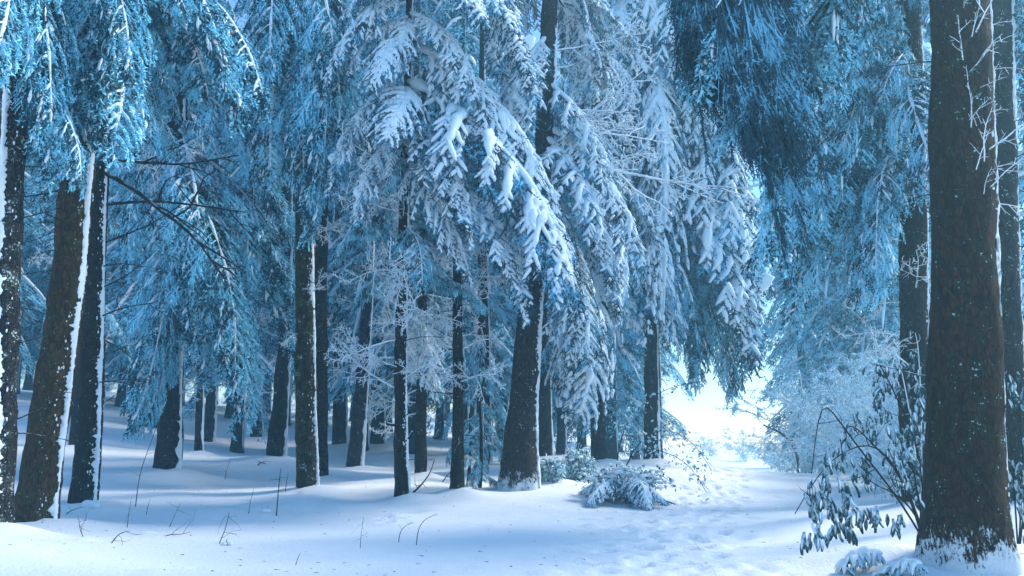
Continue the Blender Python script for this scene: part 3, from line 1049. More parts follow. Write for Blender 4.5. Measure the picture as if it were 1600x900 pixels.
# two broken stubs on the slender spruce
t = T['stub']
for y0, dx, dz, ln in ((690, .18, .10, .20), (665, -.2, .02, .26)):
    z = t.z_of(y0)
    p = t.axis(z) - t.base
    mb = MB()
    q = np.array([[0, 0, 0], [dx * .6, -.03, dz * .2], [dx * 1.0, -.05, dz * .8], [dx * 1.3, -.05, dz * 1.9]])
    tube(mb, q, [.035, .03, .026, .02], 8, 0, True, 1, True, .2, 3)
    tube(mb, q[1:] + np.array([0, 0, .025]), [.01, .022, .016], 6, 1, True, .7)
    add_obj('branch_stub', mb.mesh('branch_stub', [M['bark_dark'], M['snow']]), t.root, p)

# ------------------------------------------------------------------ far, hazy forest: whole crowns as one shared mesh each


def make_crown(seed, H=25.0, z0=3.2):
    g = np.random.default_rng(seed)
    mb = MB()
    nb = 72
    for i in range(nb):
        f = i / nb
        z = z0 + (H - z0) * f
        L = (3.0 * (1 - f) ** .6 + .5) * g.uniform(.75, 1.15)
        az = i * 2.4 + g.uniform(-.4, .4)
        c, s = math.cos(az), math.sin(az)
        n = int(150 * L)
        u = g.uniform(0, 1, n) ** .8
        ch = R(g.uniform(25, 55))
        x = u * L * math.cos(ch)
        zz = z - u * L * math.sin(ch) * (.5 + .5 * u)
        lat = g.normal(size=n) * .28 * L * (1 - u * .6) * .7
        hang = np.abs(g.normal(size=n)) * .22 + np.abs(lat) * .6
        A = np.stack([c * x - s * lat, s * x + c * lat, zz - hang], 1)
        d = unit(np.stack([c + g.normal(size=n) * .5, s + g.normal(size=n) * .5, -.9 + g.normal(size=n) * .4], 1))
        spikes(mb, A, A + d * g.uniform(.14, .34, n)[:, None], g.uniform(.016, .034, n), 0)
        q = np.stack([c * np.linspace(.1, L, 6) * math.cos(ch), s * np.linspace(.1, L, 6) * math.cos(ch), z - np.linspace(.1, L, 6) * math.sin(ch) * (.5 + .5 * np.linspace(0, 1, 6)) + .03], 1)
        tube(mb, q, [.05, .08, .07, .08, .06, .02], 5, 1, True, .8, True, .3, i)
    return mb.mesh('crown', [M['frost_needle'], M['snow']])


CROWN = [make_crown(500 + i) for i in range(4)]
mb = MB()
zt = np.linspace(-.4, 25.5, 40)
tube(mb, np.stack([.08 * np.sin(zt * .3), 0 * zt, zt], 1), .25 * (1 - zt / 28) + .12 * np.exp(-np.clip(zt, 0, 9) / .3), 12, 0, True, 1, True, .06, 2)
TRUNK_FAR = mb.mesh('trunk', [M['bark_far']])
mb = MB()
zt = np.linspace(0, 20, 70)
for sgn in (1,):
    q = np.stack([.08 * np.sin(zt * .3) + (.25 * (1 - zt / 28) + .05 * np.exp(-zt / .3)) * .85, -.06 + 0 * zt, zt], 1)
    tube(mb, q, .06 * (1 - zt / 26) * (1 + .25 * np.sin(zt * 5)), 6, 0, True, 1, True, .2, 5)
STRIP_FAR = mb.mesh('snow_strip', [M['snow']])
fg = np.random.default_rng(21)
far_spots = []
for px, D in [(-60, 40), (38, 44), (62, 50), (90, 42), (150, 46), (205, 42), (222, 47), (243, 55), (292, 48), (345, 52), (372, 44), (425, 50), (455, 44), (512, 46), (560, 52), (612, 48), (640, 42),
              (690, 46), (735, 40), (785, 48), (815, 44), (905, 50), (948, 42), (985, 48), (1300, 40), (1350, 39), (1385, 38), (1470, 40), (1640, 21),
              (-140, 34), (-30, 36), (960, 62), (1019, 46), (1016, 62), (1243, 47), (1252, 60), (648, 33), (385, 31), (575, 33), (722, 33), (250, 35), (330, 64), (60, 66), (480, 66), (700, 64), (860, 66), (180, 66), (1560, 58)]:
    far_spots.append(((px - 800) / FPX * D / .983, D))
def px_gap(x, D):
    return 1000 < 800 + x / D * .983 * FPX < 1265


for i, (x, y) in enumerate(far_spots):
    D = y
    sc = fg.uniform(.85, 1.2)
    z = gz(x, y)
    r = thing('spruce_tree', ('hazy grey spruce standing far back on the wooded rise' if x < 3 else 'pale misty spruce standing far back beyond the snowy path'), 'spruce tree', (x, y, z),
              'far spruces on the wooded rise' if x < 3 else 'far spruces beyond the path')
    rz = fg.uniform(0, 6.28)
    tr = add_obj('trunk', TRUNK_FAR, r, None, None, (sc * fg.uniform(.8, 1.15), sc, sc))
    add_obj('snow_strip', STRIP_FAR, tr)
    add_obj('crown', CROWN[i % 4], r, (0, 0, fg.uniform(-.5, 1.5) if x < 3 else (4.5 if 6.5 < x < 22 and D > 44 and i < 60 and px_gap(x, D) else fg.uniform(-1.6, .2))), (0, 0, rz), sc)

# ------------------------------------------------------------------ frosted thickets beyond the path


def make_thicket(seed, H=3.2, leafy=True):
    g = np.random.default_rng(seed)
    mb = MB()
    A, B, r_ = [], [], []
    for st in range(7):
        d = unit(np.array([g.normal() * .45, g.normal() * .45, 1]))
        p = np.array([g.normal() * .15, g.normal() * .15, -.1])
        k = 12
        Q = [p]
        ln = H * g.uniform(.7, 1.1)
        for i in range(k):
            d = unit(d + g.normal(size=3) * .1 + np.array([d[0] * .08, d[1] * .08, -.06 * i / k]))
            Q.append(Q[-1] + d * ln / k)
        Q = np.array(Q)
        tube(mb, Q, np.linspace(.022, .005, k + 1), 5, 0)
        for b in range(16):
            j = int(g.integers(2, k))
            dd = unit(g.normal(size=3) * np.array([1, 1, .5]) + np.array([0, 0, .35]))
            q = [Q[j]]
            l2 = g.uniform(.3, .9) * H / 3
            for i in range(6):
                dd = unit(dd + g.normal(size=3) * .16 + np.array([0, 0, -.12]))
                q.append(q[-1] + dd * l2 / 6)
            q = np.array(q)
            tube(mb, q, np.linspace(.009, .003, 7), 4, 0, cap=False)
            m = 34
            u = g.uniform(.1, 1, m)
            c = np.stack([np.interp(u, np.linspace(0, 1, 7), q[:, x]) for x in range(3)], 1)
            dv = unit(g.normal(size=(m, 3)) + np.array([[0, 0, -.3]]))
            A.append(c)
            B.append(c + dv * g.uniform(.05, .2, (m, 1)))
            r_.append(g.uniform(.006, .014, m))
    spikes(mb, np.concatenate(A), np.concatenate(B), np.concatenate(r_), 1)
    return mb.mesh('frosted_shrub', [M['twig_frost'], M['rime']])


THICK = [make_thicket(600 + i) for i in range(4)]
sg = np.random.default_rng(31)
for i, (px, D, sc) in enumerate([(1205, 46, .9), (1232, 42, 1.1), (1255, 37, 1.2), (1290, 29, 1.3), (1310, 25, 1.3), (1340, 23, 1.3), (1365, 20, 1.2), (1395, 18, 1.1),
                                 (1285, 40, 1.7), (1300, 34, 1.9), (1350, 30, 1.9), (1400, 25, 1.7), (1330, 40, 2.2), (1150, 66, 1.0), (1195, 60, 1.0), (1100, 70, .9), (1225, 52, 1.2), (1385, 34, 2.2), 
                                 (1600, 16, 1.1), (1640, 14, 1.2), (1590, 22, 1.5)]):
    x = (px - 800) / FPX * D / .983
    o = add_obj('frosted_shrub', THICK[i % 4], None, (x, D, gz(x, D)), (0, 0, sg.uniform(0, 6.28)), sc)
    tag(o, 'misty thicket of white frosted twigs beyond the far end of the path' if px < 1500 else 'frosted thicket at the right edge behind the huge trunk', 'shrub',
        'frosted thickets beside the path' if px < 1500 else 'frosted thickets at the right edge')
mb = MB()
q = np.array([world_at(px, py, 31) for px, py in [(1248, 748), (1246, 715), (1236, 690), (1218, 676), (1192, 664)]])
q0 = np.array([q[0][0], 31, gz(q[0][0], 31)])
q = q - q[0]
tube(mb, q, [.06, .055, .045, .035, .015], 7, 0)
for i in range(14):
    u = i / 14
    p = np.array([np.interp(u, np.linspace(0, 1, 5), q[:, k]) for k in range(3)])
    tube(mb, np.array([p, p + [sg.normal() * .2, sg.normal() * .2, .25], p + [sg.normal() * .4, sg.normal() * .3, .4]]), [.012, .008, .003], 4, 0)
tag(add_obj('bent_sapling', mb.mesh('bent_sapling', [M['bark_far']]), None, q0), 'bare sapling bent over in an arch at the far end of the path', 'sapling')

# ------------------------------------------------------------------ leafy evergreen shrubs with hanging, snow-dusted leaves


def make_leaf(seed):
    """one hanging leaf, folded along its rib and curled"""
    g = np.random.default_rng(seed)
    mb = MB()
    k = 7
    u = np.linspace(0, 1, k)
    w = .026 * np.sin(PI * (u * .93 + .05)) ** .8
    cz = -.16 * u
    cx = .016 * np.sin(u * 2.6 + g.uniform(-.9, .9))
    V = []
    for i in range(k):
        for sx, ny_ in ((-1, .010), (-.5, .003), (0, -.004), (.5, .003), (1, .010)):
            V.append((cx[i] + ny_ * 1.6, sx * w[i], cz[i]))
    V = np.array(V)
    W = V + np.array([.0035, 0, 0])
    F = [[i * 5 + j, i * 5 + j + 1, (i + 1) * 5 + j + 1, (i + 1) * 5 + j] for i in range(k - 1) for j in range(4)]
    n = len(V)
    F2 = [[n + f[3], n + f[2], n + f[1], n + f[0]] for f in F]
    E_ = [[i * 5, (i + 1) * 5, n + (i + 1) * 5, n + i * 5] for i in range(k - 1)] + [[(i + 1) * 5 + 4, i * 5 + 4, n + i * 5 + 4, n + (i + 1) * 5 + 4] for i in range(k - 1)]
    mb.add(np.concatenate([V, W]), F + F2 + E_, 0, True)
    # snow caught along the rib
    if seed % 3 != 0:
        uu = np.linspace(.05, .7, 6)
        tube(mb, np.stack([np.interp(uu, u, cx) + .012, 0 * uu, np.interp(uu, u, cz)], 1), [.006, .013, .015, .013, .010, .004], 6, 1, True, .8, True, .25, seed)
    return mb.mesh('leaf', [M['leaf'], M['snow']])


LEAF = [make_leaf(i) for i in range(6)]
lg = np.random.default_rng(41)


def cluster(root, p, n, sc, spread=.06, length=.2):
    for i in range(n):
        q = p + np.array([lg.normal() * spread, lg.normal() * spread, -lg.uniform(0, length)])
        add_obj('leaf', LEAF[int(lg.integers(0, 6))], root, q, (lg.normal() * .2, lg.normal() * .2, lg.uniform(0, 6.28)), sc * lg.uniform(.75, 1.2))


def stem_mesh(paths, r0, mats=('twig_dark',), twigs=0, seed=0):
    g = np.random.default_rng(seed)
    mb = MB()
    for P in paths:
        P = np.asarray(P, float)
        m = 14
        tt = np.linspace(0, 1, len(P))
        u = np.linspace(0, 1, m)
        Q = np.stack([np.interp(u, tt, P[:, k]) for k in range(3)], 1)
        for _ in range(3):
            Q[1:-1] = (Q[:-2] + Q[1:-1] * 2 + Q[2:]) / 4
        tube(mb, Q, np.linspace(r0, r0 * .35, m), 6, 0)
        for i in range(twigs):
            j = int(g.integers(3, m - 1))
            d = unit(np.array([g.normal(), g.normal(), .2 + g.normal() * .6]))
            l2 = g.uniform(.12, .4)
            q = [Q[j]]
            for k in range(5):
                d = unit(d + g.normal(size=3) * .2)
                q.append(q[-1] + d * l2 / 5)
            tube(mb, np.array(q), np.linspace(r0 * .4, r0 * .12, 6), 4, 0)
    return mb.mesh('stem', [M[k] for k in mats])


def leafy(label, D, stems, clusters, base_px, r0=.011, sc=1.0, seed=0, twigs=5, rimed=False):
    bx, by = world_at(base_px[0], base_px[1], D)[:2]
    base = np.array([bx, by, gz(bx, by)])
    root = thing('evergreen_shrub', label, 'shrub', base)
    g = np.random.default_rng(seed)
    for S in stems:
        P = [world_at(px, py, D + dd) - base for px, py, dd in S]
        add_obj('stem', stem_mesh([P], r0, ('twig_frost' if rimed else 'twig_dark',), twigs, int(g.integers(0, 999))), root)
    for px, y0, y1, n, dd in clusters:
        a, b = world_at(px, y0, D + dd), world_at(px, y1, D + dd)
        cluster(root, a - base, int(n * 1.55), sc * .82, .02 + .006 * n ** .5, max(.02, a[2] - b[2] - .12))
    return root


leafy('evergreen shrub with wilted hanging leaves reaching over the snow left of the huge trunk', 8.2,
      [[(1442, 842, .2), (1400, 770, 0), (1340, 700, 0), (1300, 640, -.2), (1280, 620, -.2), (1268, 740, -.2)],
       [(1442, 842, .2), (1410, 740, .1), (1360, 690, .2), (1330, 660, .2), (1318, 672, .2)],
       [(1445, 842, .1), (1420, 760, 0), (1380, 700, -.2), (1350, 690, -.2), (1290, 715, -.2), (1242, 803, .2)],
       [(1446, 842, .1), (1430, 800, .2), (1400, 770, .3), (1370, 760, .3), (1344, 740, .3)],
       [(1445, 842, .2), (1440, 700, .3), (1400, 620, .3), (1372, 560, .4), (1368, 580, .4)],
       [(1446, 842, 0), (1420, 690, -.1), (1404, 640, -.1), (1408, 660, -.1)]],
      [(1275, 745, 862, 20, -.2), (1293, 740, 800, 9, -.15), (1262, 815, 865, 5, -.2), (1320, 752, 850, 18, -.1), (1305, 790, 855, 10, 0), (1345, 700, 760, 8, .2), (1284, 700, 770, 6, -.2),
       (1372, 560, 660, 16, .4), (1362, 640, 690, 6, .3), (1408, 660, 780, 20, -.1), (1398, 700, 740, 7, 0), (1430, 600, 690, 10, .3), (1345, 780, 840, 8, .1), (1365, 790, 830, 7, 0), (1400, 800, 850, 8, 0), (1425, 720, 800, 12, .2), (1320, 650, 720, 6, .3)],
      (1442, 850), seed=3)
leafy('evergreen shrub with drooping frosted leaves squeezed along the right edge of the view', 9.6,
      [[(1590, 850, 0), (1582, 720, 0), (1572, 600, 0), (1568, 520, 0)], [(1592, 850, .1), (1600, 720, 0), (1590, 620, .1), (1578, 560, .1)], [(1594, 850, 0), (1610, 700, 0), (1625, 620, 0)]],
      [(1588, 700, 830, 20, 0), (1572, 720, 800, 8, 0), (1578, 560, 640, 8, 0), (1598, 600, 700, 10, .2), (1600, 760, 860, 12, -.1), (1612, 640, 760, 10, 0)],
      (1592, 852), seed=5)
leafy('tall frosted evergreen bush standing behind the shrub left of the huge trunk', 11.5,
      [[(1440, 800, 0), (1425, 660, 0), (1405, 560, 0), (1395, 540, 0)], [(1440, 800, 0), (1440, 640, .2), (1435, 540, .2), (1430, 520, .2)], [(1438, 800, 0), (1400, 700, .2), (1360, 640, .3), (1330, 620, .3)],
       [(1438, 800, 0), (1390, 730, .4), (1350, 700, .5), (1320, 690, .5)]],
      [(1425, 540, 640, 16, 0), (1400, 560, 640, 12, 0), (1440, 600, 720, 16, .1), (1385, 640, 720, 10, .2), (1360, 640, 700, 8, .3), (1415, 660, 750, 12, 0), (1335, 640, 690, 8, .4), (1350, 710, 770, 10, .4), (1380, 560, 620, 8, .2), (1310, 690, 740, 8, .5), (1395, 720, 790, 12, .2), (1430, 680, 760, 14, .1), (1370, 600, 660, 10, .3)],
      (1438, 805), seed=6, rimed=True, twigs=9)


# low snow-smothered boughs at the foot of the shrub
def snow_lump(label, px, py, D, rx, ry, rz, seed, rot=0.0):
    """a bough tip bent to the ground: overlapping leaves fanned either side of a snowy ridge"""
    x, y = world_at(px, py, D)[:2]
    g = np.random.default_rng(seed)
    root = thing('snowy_sprig', label, 'shrub', (x, y, gz(x, y)))
    root.rotation_euler = (0, 0, rot)
    u = np.linspace(0, 1, 12)
    ridge = np.stack([rx * (2 * u - 1), .03 * np.sin(u * 5), rz * (.25 + .75 * np.sin(u * 2.2))], 1)
    mb = MB()
    tube(mb, ridge - [0, 0, .02], np.linspace(.006, .012, 12), 6, 0)
    add_obj('stem', mb.mesh('stem', [M['twig_dark']]), root)
    mb = MB()
    tube(mb, ridge, ry * .30 * (.5 + np.sin(u * 2.7)) * (1 + .2 * np.sin(u * 23)), 10, 0, True, .7, True, .35, seed)
    for k in range(26):
        w = g.uniform(.05, .95)
        p = np.array([np.interp(w, u, ridge[:, c]) for c in range(3)])
        sd = g.choice([-1, 1])
        e = p + [-.07 + g.normal() * .03, sd * ry * g.uniform(.5, 1.0), -rz * g.uniform(.25, .7)]
        v_ = np.linspace(0, 1, 6)[:, None]
        q = p * (1 - v_) + e * v_ + np.array([0, 0, .03]) * np.sin(PI * v_)
        tube(mb, q, g.uniform(.014, .028) * np.array([.8, 1.1, 1.2, 1.1, .9, .3]), 6, 0, True, .7, True, .3, seed + k)
    add_obj('snow', mb.mesh('snow', [M['snow']]), root)
    for k in range(34):
        w = g.uniform(.02, .98)
        p = np.array([np.interp(w, u, ridge[:, c]) for c in range(3)])
        sd = g.choice([-1, 1])
        add_obj('leaf', LEAF[int(g.integers(0, 6))], root, p + [0, sd * ry * .25, -.01], (sd * g.uniform(.6, 1.15), g.uniform(-.2, .5), g.normal() * .3), g.uniform(.7, 1.1))


snow_lump('snow-smothered low sprig, pale and wedge-shaped, lying left of the huge trunk', 1345, 880, 8.9, .22, .13, .2, 51, .2)
snow_lump('rounded snowy sprig pressed against the foot of the huge trunk', 1408, 878, 8.6, .18, .13, .17, 61, -.2)


# ------------------------------------------------------------------ snow-covered bush by the path, with arching leafy stems
def leafbits(mb, C, g, size, mat):
    """many small leaves as thin diamonds with depth"""
    n = len(C)
    d = unit(g.normal(size=(n, 3)) + np.array([[0, -.2, -.5]]))
    s = unit(np.cross(d, g.normal(size=(n, 3))))
    k = np.cross(s, d)
    L = g.uniform(.7, 1.3, (n, 1)) * size
    V = np.stack([C, C + d * L * .5 + s * L * .24, C + d * L, C + d * L * .5 - s * L * .24, C + d * L * .5 + k * L * .05, C + d * L * .5 - k * L * .05], 1).reshape(-1, 3)
    b = np.arange(n)[:, None, None] * 6
    F = np.array([[0, 1, 4], [1, 2, 4], [2, 3, 4], [3, 0, 4], [1, 0, 5], [2, 1, 5], [3, 2, 5], [0, 3, 5]])[None]
    mb.add(V, (b + F).reshape(-1, 3), mat, False)


def snow_bush(label, px, py, D, rx, ry, h, seed, n_snow=170, boughs=0):
    g = np.random.default_rng(seed)
    x, y = world_at(px, py, D)[:2]
    root = thing('snowy_bush', label, 'bush', (x, y, gz(x, y)))
    C = []
    paths = []
    for i in range(26):
        a = g.uniform(0, 6.28)
        e = np.array([math.cos(a) * rx * g.uniform(.5, 1), math.sin(a) * ry * g.uniform(.4, 1), 0])
        top = np.array([e[0] * .55, e[1] * .55, h * g.uniform(.6, 1.1)])
        end = np.array([e[0], e[1], h * g.uniform(.1, .5)])
        s0 = np.array([g.normal() * rx * .3, g.normal() * ry * .3, -.05])
        paths.append([s0, s0 * .6 + top * .4, top, end])
        P = np.array(paths[-1])
        u = g.uniform(.3, 1, 60)
        C.append(np.stack([np.interp(u, [0, .33, .66, 1], P[:, k]) for k in range(3)], 1) + g.normal(size=(60, 3)) * .07)
    add_obj('stem', stem_mesh(paths, .012, ('twig_dark',), 3, seed), root)
    C = np.concatenate(C)
    mb = MB()
    leafbits(mb, C, g, .11, 0)
    fo = add_obj('foliage', mb.mesh('foliage', [M['leaf_small']]), root)
    fo['kind'] = 'stuff'
    mb = MB()
    for i in range(n_snow):
        c = C[int(g.integers(0, len(C)))] + np.array([0, 0, .05])
        s = g.uniform(.025, .065)
        blob(mb, c, (s * g.uniform(.7, 2.1), s * g.uniform(.7, 1.5), s * .6), 0, seed + i, 8, 6, .4)
    so = add_obj('snow', mb.mesh('snow', [M['snow']]), root)
    so['kind'] = 'stuff'
    for i in range(boughs):
        me, sn, l0, c0 = LIB['snowy' if i % 3 else 'frost'][i % 3]
        az = i * 2.4 + g.uniform(-.3, .3)
        k = rx * g.uniform(.8, 1.15) / l0
        o = add_obj('bough', me, root, (-math.cos(az) * rx * .1 + g.normal() * rx * .25, g.normal() * ry * .2, h * g.uniform(.5, .85)), (g.normal() * .15, R(g.uniform(-10, 6)), az), k)
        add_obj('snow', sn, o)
    return root, (x, y, gz(x, y))


snow_bush('snow-heaped leafy bush sprawling at the edge of the path below the bright gap', 990, 778, 18.4, 1.35, .9, .66, 71, 300, 12)
snow_bush('small snowy bush tucked behind the foot of the thick curved trunk', 905, 735, 22, .45, .4, .7, 72, 60, 5)
snow_bush('low snow-capped bush right of the curved trunk foot', 862, 752, 19.6, .28, .3, .38, 73, 40, 4)


def arching(label, D, stems, seed, size=.1):
    base = world_at(*stems[0][0], D)
    base = np.array([base[0], D, gz(base[0], D)])
    root = thing('arching_sapling', label, 'sapling', base)
    g = np.random.default_rng(seed)
    for S in stems:
        P = np.array([world_at(px, py, D + .3 * g.normal()) - base for px, py in S])
        P[0] = (0, 0, -.05)
        add_obj('stem', stem_mesh([P], .014, ('twig_dark',), 7, seed), root)
        u = g.uniform(.3, 1, 130)
        C = np.stack([np.interp(u, np.linspace(0, 1, len(P)), P[:, k]) for k in range(3)], 1) + g.normal(size=(130, 3)) * .10 + np.array([[0, 0, -.05]])
        mb = MB()
        leafbits(mb, C, g, size, 0)
        add_obj('leaves', mb.mesh('leaves', [M['leaf_small']]), root)['kind'] = 'stuff'


arching('thin leafy sapling arching over the snowy bush in front of the bright gap', 18.8,
        [[(960, 770), (965, 690), (990, 640), (1040, 605), (1098, 595)], [(960, 770), (990, 690), (1040, 665), (1085, 690), (1112, 735)], [(960, 770), (985, 700), (1030, 700), (1080, 725), (1104, 770)]], 81)
leafy_young = [[(742, 770), (745, 700), (735, 640), (728, 600)], [(742, 770), (755, 690), (760, 640), (770, 610)]]


# ------------------------------------------------------------------ young spruces and low boughs
def young(label, px, D, h, n, kind='frost', seed=0, ln=(.7, 1.1)):
    g = np.random.default_rng(seed)
    x = (px - 800) / FPX * D / .983
    base = np.array([x, D, gz(x, D)])
    root = thing('young_spruce', label, 'young spruce', base)
    mb = MB()
    z = np.linspace(-.1, h, 12)
    tube(mb, np.stack([.03 * np.sin(z * 2), 0 * z, z], 1), np.linspace(.05, .01, 12), 7, 0)
    add_obj('trunk', mb.mesh('trunk', [M['bark_dark']]), root)
    for i in range(n):
        f = (i + .5) / n
        me, sn, l0, c0 = LIB[kind][int(g.integers(2, 6))]
        L_ = (ln[1] * (1 - f) + ln[0] * f * .6) * g.uniform(.8, 1.2)
        o = add_obj('bough', me, root, (0, 0, .25 + (h - .3) * f), (0, 0, i * 2.4 + g.uniform(-.3, .3)), L_ / l0)
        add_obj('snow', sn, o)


young('young frosted spruce with drooping boughs standing left of the thick curved trunk', 752, 19.2, 3.0, 18, 'frost', 5, (.6, 1.0))
young('tiny frosted spruce close against the left of the curved trunk foot', 735, 20.5, 1.6, 10, 'frost', 6, (.4, .7))

# ------------------------------------------------------------------ bare stalks, seedlings and debris in the snow
sk = np.random.default_rng(91)


def stalk(name, label, cat, px, py, D, pts, r=.007, twigs=0, seed=0, mat='twig_dark'):
    x, y = world_at(px, py, D)[:2]
    base = np.array([x, y, gz(x, y)])
    k = D / FPX
    P = [np.array([dx * k, dd, -dy * k]) for dx, dy, dd in pts]
    P[0] = P[0] + np.array([0, 0, -.04])
    o = add_obj(name, stem_mesh([P], r, (mat,), twigs, seed), None, base)
    tag(o, label, cat)


def bare_d(py):
    return CAMZ * FPX / max(py - 690, 20) * .82


for name, lab, cat, px, py, D, pts, r, tw in [
    ('sapling', 'tall thin bare sapling standing in snow left of the frosted curtain', 'sapling', 211, 800, 15.2, [(0, 0, 0), (2, -50, 0), (12, -95, .1), (22, -132, .1)], .009, 2),
    ('sapling', 'upright dark bare sapling in front of the mossy trunk', 'sapling', 432, 803, 15.0, [(0, 0, 0), (1, -35, 0), (3, -70, 0)], .012, 3),
    ('seedling', 'short straight stalk in the snow, left of the upright dark sapling', 'stalk', 388, 806, 15.0, [(0, 0, 0), (2, -18, 0), (6, -36, 0)], .006, 1),
    ('stalk', 'curved grass stalk bending right in the open snow, the larger of two', 'stalk', 650, 866, 11.5, [(0, 0, 0), (2, -22, 0), (12, -38, 0), (32, -45, 0)], .007, 0),
    ('stalk', 'smaller curved grass stalk left of the larger bending one', 'stalk', 622, 860, 11.7, [(0, 0, 0), (2, -15, 0), (10, -24, 0), (20, -28, 0)], .006, 1),
    ('stalk', 'pale thin branched weed stalk in the snow below the mossy trunk', 'stalk', 562, 874, 11, [(0, 0, 0), (1, -20, 0), (4, -46, 0)], .004, 5),
    ('seedling', 'forked seedling with a snow clump near the bottom left of the snowfield', 'seedling', 340, 862, 11.3, [(0, 0, 0), (10, -22, 0), (14, -46, 0)], .007, 5),
    ('seedling', 'low branching seedling sprawling at the bottom left of the snowfield', 'seedling', 168, 876, 10.3, [(0, 0, 0), (14, -14, 0), (30, -18, 0)], .007, 5),
    ('seedling', 'bent twig poking up in front of the thick leaning brown trunk', 'seedling', 130, 860, 11, [(0, 0, 0), (-8, -12, 0), (-12, -30, 0)], .006, 4),
    ('stalk', 'thin slanting stalk in the snow below the curtain of frosted boughs', 'stalk', 262, 832, 13.2, [(0, 0, 0), (8, -16, 0), (16, -36, 0)], .006, 2),
    ('stalk', 'short upright stalk in the snow, right of the tall bare sapling', 'stalk', 198, 830, 13, [(0, 0, 0), (1, -20, 0), (3, -44, 0)], .006, 1),
    ('stalk', 'small leaning stalk in the snow right of the tall bare sapling', 'stalk', 228, 804, 14.6, [(0, 0, 0), (2, -12, 0), (5, -24, 0)], .006, 0),
    ('seedling', 'flat lying twig half sunk in snow between the seedlings', 'twig', 250, 850, 12.0, [(0, 0, 0), (14, -3, 0), (28, -2, 0), (44, -6, 0)], .008, 4),
    ('stalk', 'thin bent stalk behind the small mound right of the curtain', 'stalk', 352, 735, 21, [(0, 0, 0), (2, -15, 0), (8, -32, 0)], .007, 2),
    ('stalk', 'tiny dark stalk at the foot of the wood beside the mossy trunk', 'stalk', 446, 765, 17.5, [(0, 0, 0), (1, -14, 0), (3, -27, 0)], .008, 2),
    ('stalk', 'faint thin stalk leaning in the open snow left of the two curved stalks', 'stalk', 460, 894, 9.6, [(0, 0, 0), (4, -10, 0), (8, -18, 0)], .004, 0),
    ('fallen_branch', 'dead branch lying in the snow right of the stub-bearing spruce', 'branch', 642, 775, 17, [(0, 0, 0), (14, -10, .1), (28, -28, .1), (34, -48, .1)], .022, 5),
    ('fallen_branch', 'short dead stick leaning in the snow left of the thin pole-like spruce', 'branch', 690, 748, 20, [(0, 0, 0), (10, -12, 0), (22, -22, 0)], .016, 2),
    ('fallen_branch', 'dark stick lying at the foot of the slim dark spruce', 'branch', 98, 802, 14.2, [(0, 0, 0), (14, -5, 0), (30, -10, 0)], .010, 1),
    ('fallen_branch', 'twig stuck upright by the far snowbank between two dark trunks', 'branch', 402, 724, 23, [(0, 0, 0), (4, -4, 0), (14, -2, 0)], .02, 3),
]:
    stalk(name, lab, cat, px, py, D, pts, r, tw, int(px))
for lab, px, py, D, s in [('snow-covered lump with a twig at the foot of the slim dark spruce', 145, 797, 14.6, .13), ('pale snow clod on the snow right of the short straight stalk', 414, 797, 15.2, .08),
                          ('snow clod beside the forked seedling', 352, 860, 11.2, .05)]:
    x, y = world_at(px, py, D)[:2]
    mb = MB()
    for i in range(5):
        blob(mb, (sk.normal() * s * .5, sk.normal() * s * .5, s * .4), (s * .7, s * .6, s * .5), 0, i + int(px), 10, 8, .25)
    spikes(mb, sk.normal(size=(8, 3)) * s * .3, sk.normal(size=(8, 3)) * s * .6 + np.array([[0, 0, s]]), .006, 1)
    tag(add_obj('snow_clod', mb.mesh('snow_clod', [M['snow'], M['twig_dark']]), None, (x, y, gz(x, y))), lab, 'snow clod')
# bits of bark, needles and twig ends shed on the snow
lt = np.random.default_rng(97)
mb = MB()
n_ = 420
px_, py_ = lt.uniform(-40, 1300, n_), 735 + 160 * lt.uniform(0, 1, n_) ** 1.6
D_ = np.clip(CAMZ * FPX / (py_ - 690) * .85, 8, 30)
X_ = (px_ - 800) / FPX * D_ / .983
Z_ = ground(np.stack([X_, D_], 1))
A_ = np.stack([X_, D_, Z_ + .004], 1)
d_ = lt.normal(size=(n_, 3)) * np.array([1, 1, .12])
spikes(mb, A_, A_ + unit(d_) * lt.uniform(.015, .09, (n_, 1)), lt.uniform(.002, .006, n_), 0)
lo = add_obj('forest_litter', mb.mesh('forest_litter', [M['bark_far']]))
lo['kind'] = 'stuff'
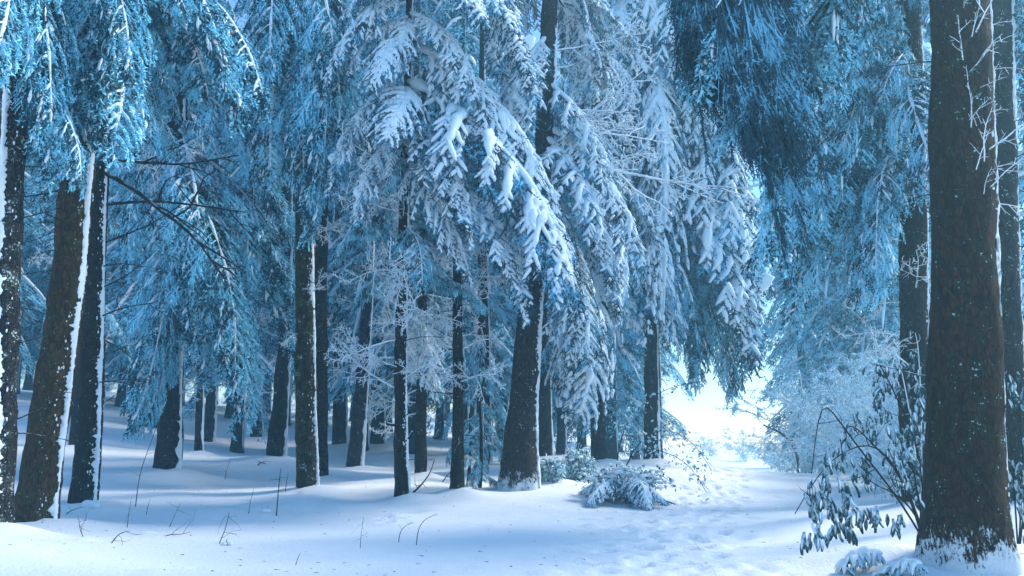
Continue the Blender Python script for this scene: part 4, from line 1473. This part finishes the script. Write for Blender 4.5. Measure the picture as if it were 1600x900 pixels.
# tell the far spruces and thickets apart by what they stand between
MARKS = [(2, 'rime-plastered trunk'), (62, 'leaning brown trunk'), (138, 'slim dark trunk'), (266, 'curtain-hung spruce'), (311, 'small thin spruce'), (402, 'pale far trunk'), (434, 'curved-foot trunk'),
         (479, 'straight mossy trunk'), (531, 'grey trunk'), (558, 'leaning spruce'), (591, 'broad grey trunk'), (626, 'stub-bearing spruce'), (657, 'thin spruce'), (716, 'pole-like trunk'), (812, 'thick curved trunk'),
         (877, 'hazy thin trunk'), (935, 'low-hanging spruce'), (1018, 'plumed spruce'), (1428, 'dark right-hand spruce'), (1506, 'huge trunk')]
ORD = ['nearest', 'second', 'third', 'fourth', 'fifth', 'sixth', 'seventh', 'eighth']
fams = {}
for o in list(bpy.data.objects):
    if o.parent is None and str(o.get('group', '')).startswith(('far spruces', 'frosted thickets')):
        px = 800 + o.location.x / o.location.y * .983 * FPX
        lo_ = [m for p, m in MARKS if p <= px]
        hi_ = [m for p, m in MARKS if p > px]
        far = o['group'].startswith('far')
        w = 'hazy far spruce' if far else 'white frosted thicket'
        if lo_ and hi_:
            key = '%s between %s and %s' % (w, lo_[-1], hi_[0])
        else:
            key = '%s beyond %s' % (w, (lo_ or hi_)[-1 if lo_ else 0])
        fams.setdefault(key, []).append((o.location.y if far else px, o))
for key, L_ in fams.items():
    L_.sort(key=lambda q: q[0])
    for i, (_, o) in enumerate(L_):
        if len(L_) == 1:
            o['label'] = key
        elif 'spruce b' in key[:20]:
            o['label'] = key + ', %s in depth' % (ORD[i] if i < 8 else 'last')
        else:
            o['label'] = ('white frosted thicket, %s outwards from the bright gap' if 'huge' not in key else 'white frosted thicket beyond the huge trunk, %s outwards') % (
                ['first', 'second', 'third', 'fourth', 'fifth', 'sixth', 'seventh', 'eighth', 'ninth', 'tenth', 'eleventh', 'twelfth', 'thirteenth', 'fourteenth', 'fifteenth', 'sixteenth', 'seventeenth', 'eighteenth', 'nineteenth', 'twentieth', 'last'][min(i, 20)])
print('objects', len(bpy.data.objects), 'tris', sum(len(m.loops) - 2 * len(m.polygons) for m in bpy.data.meshes))
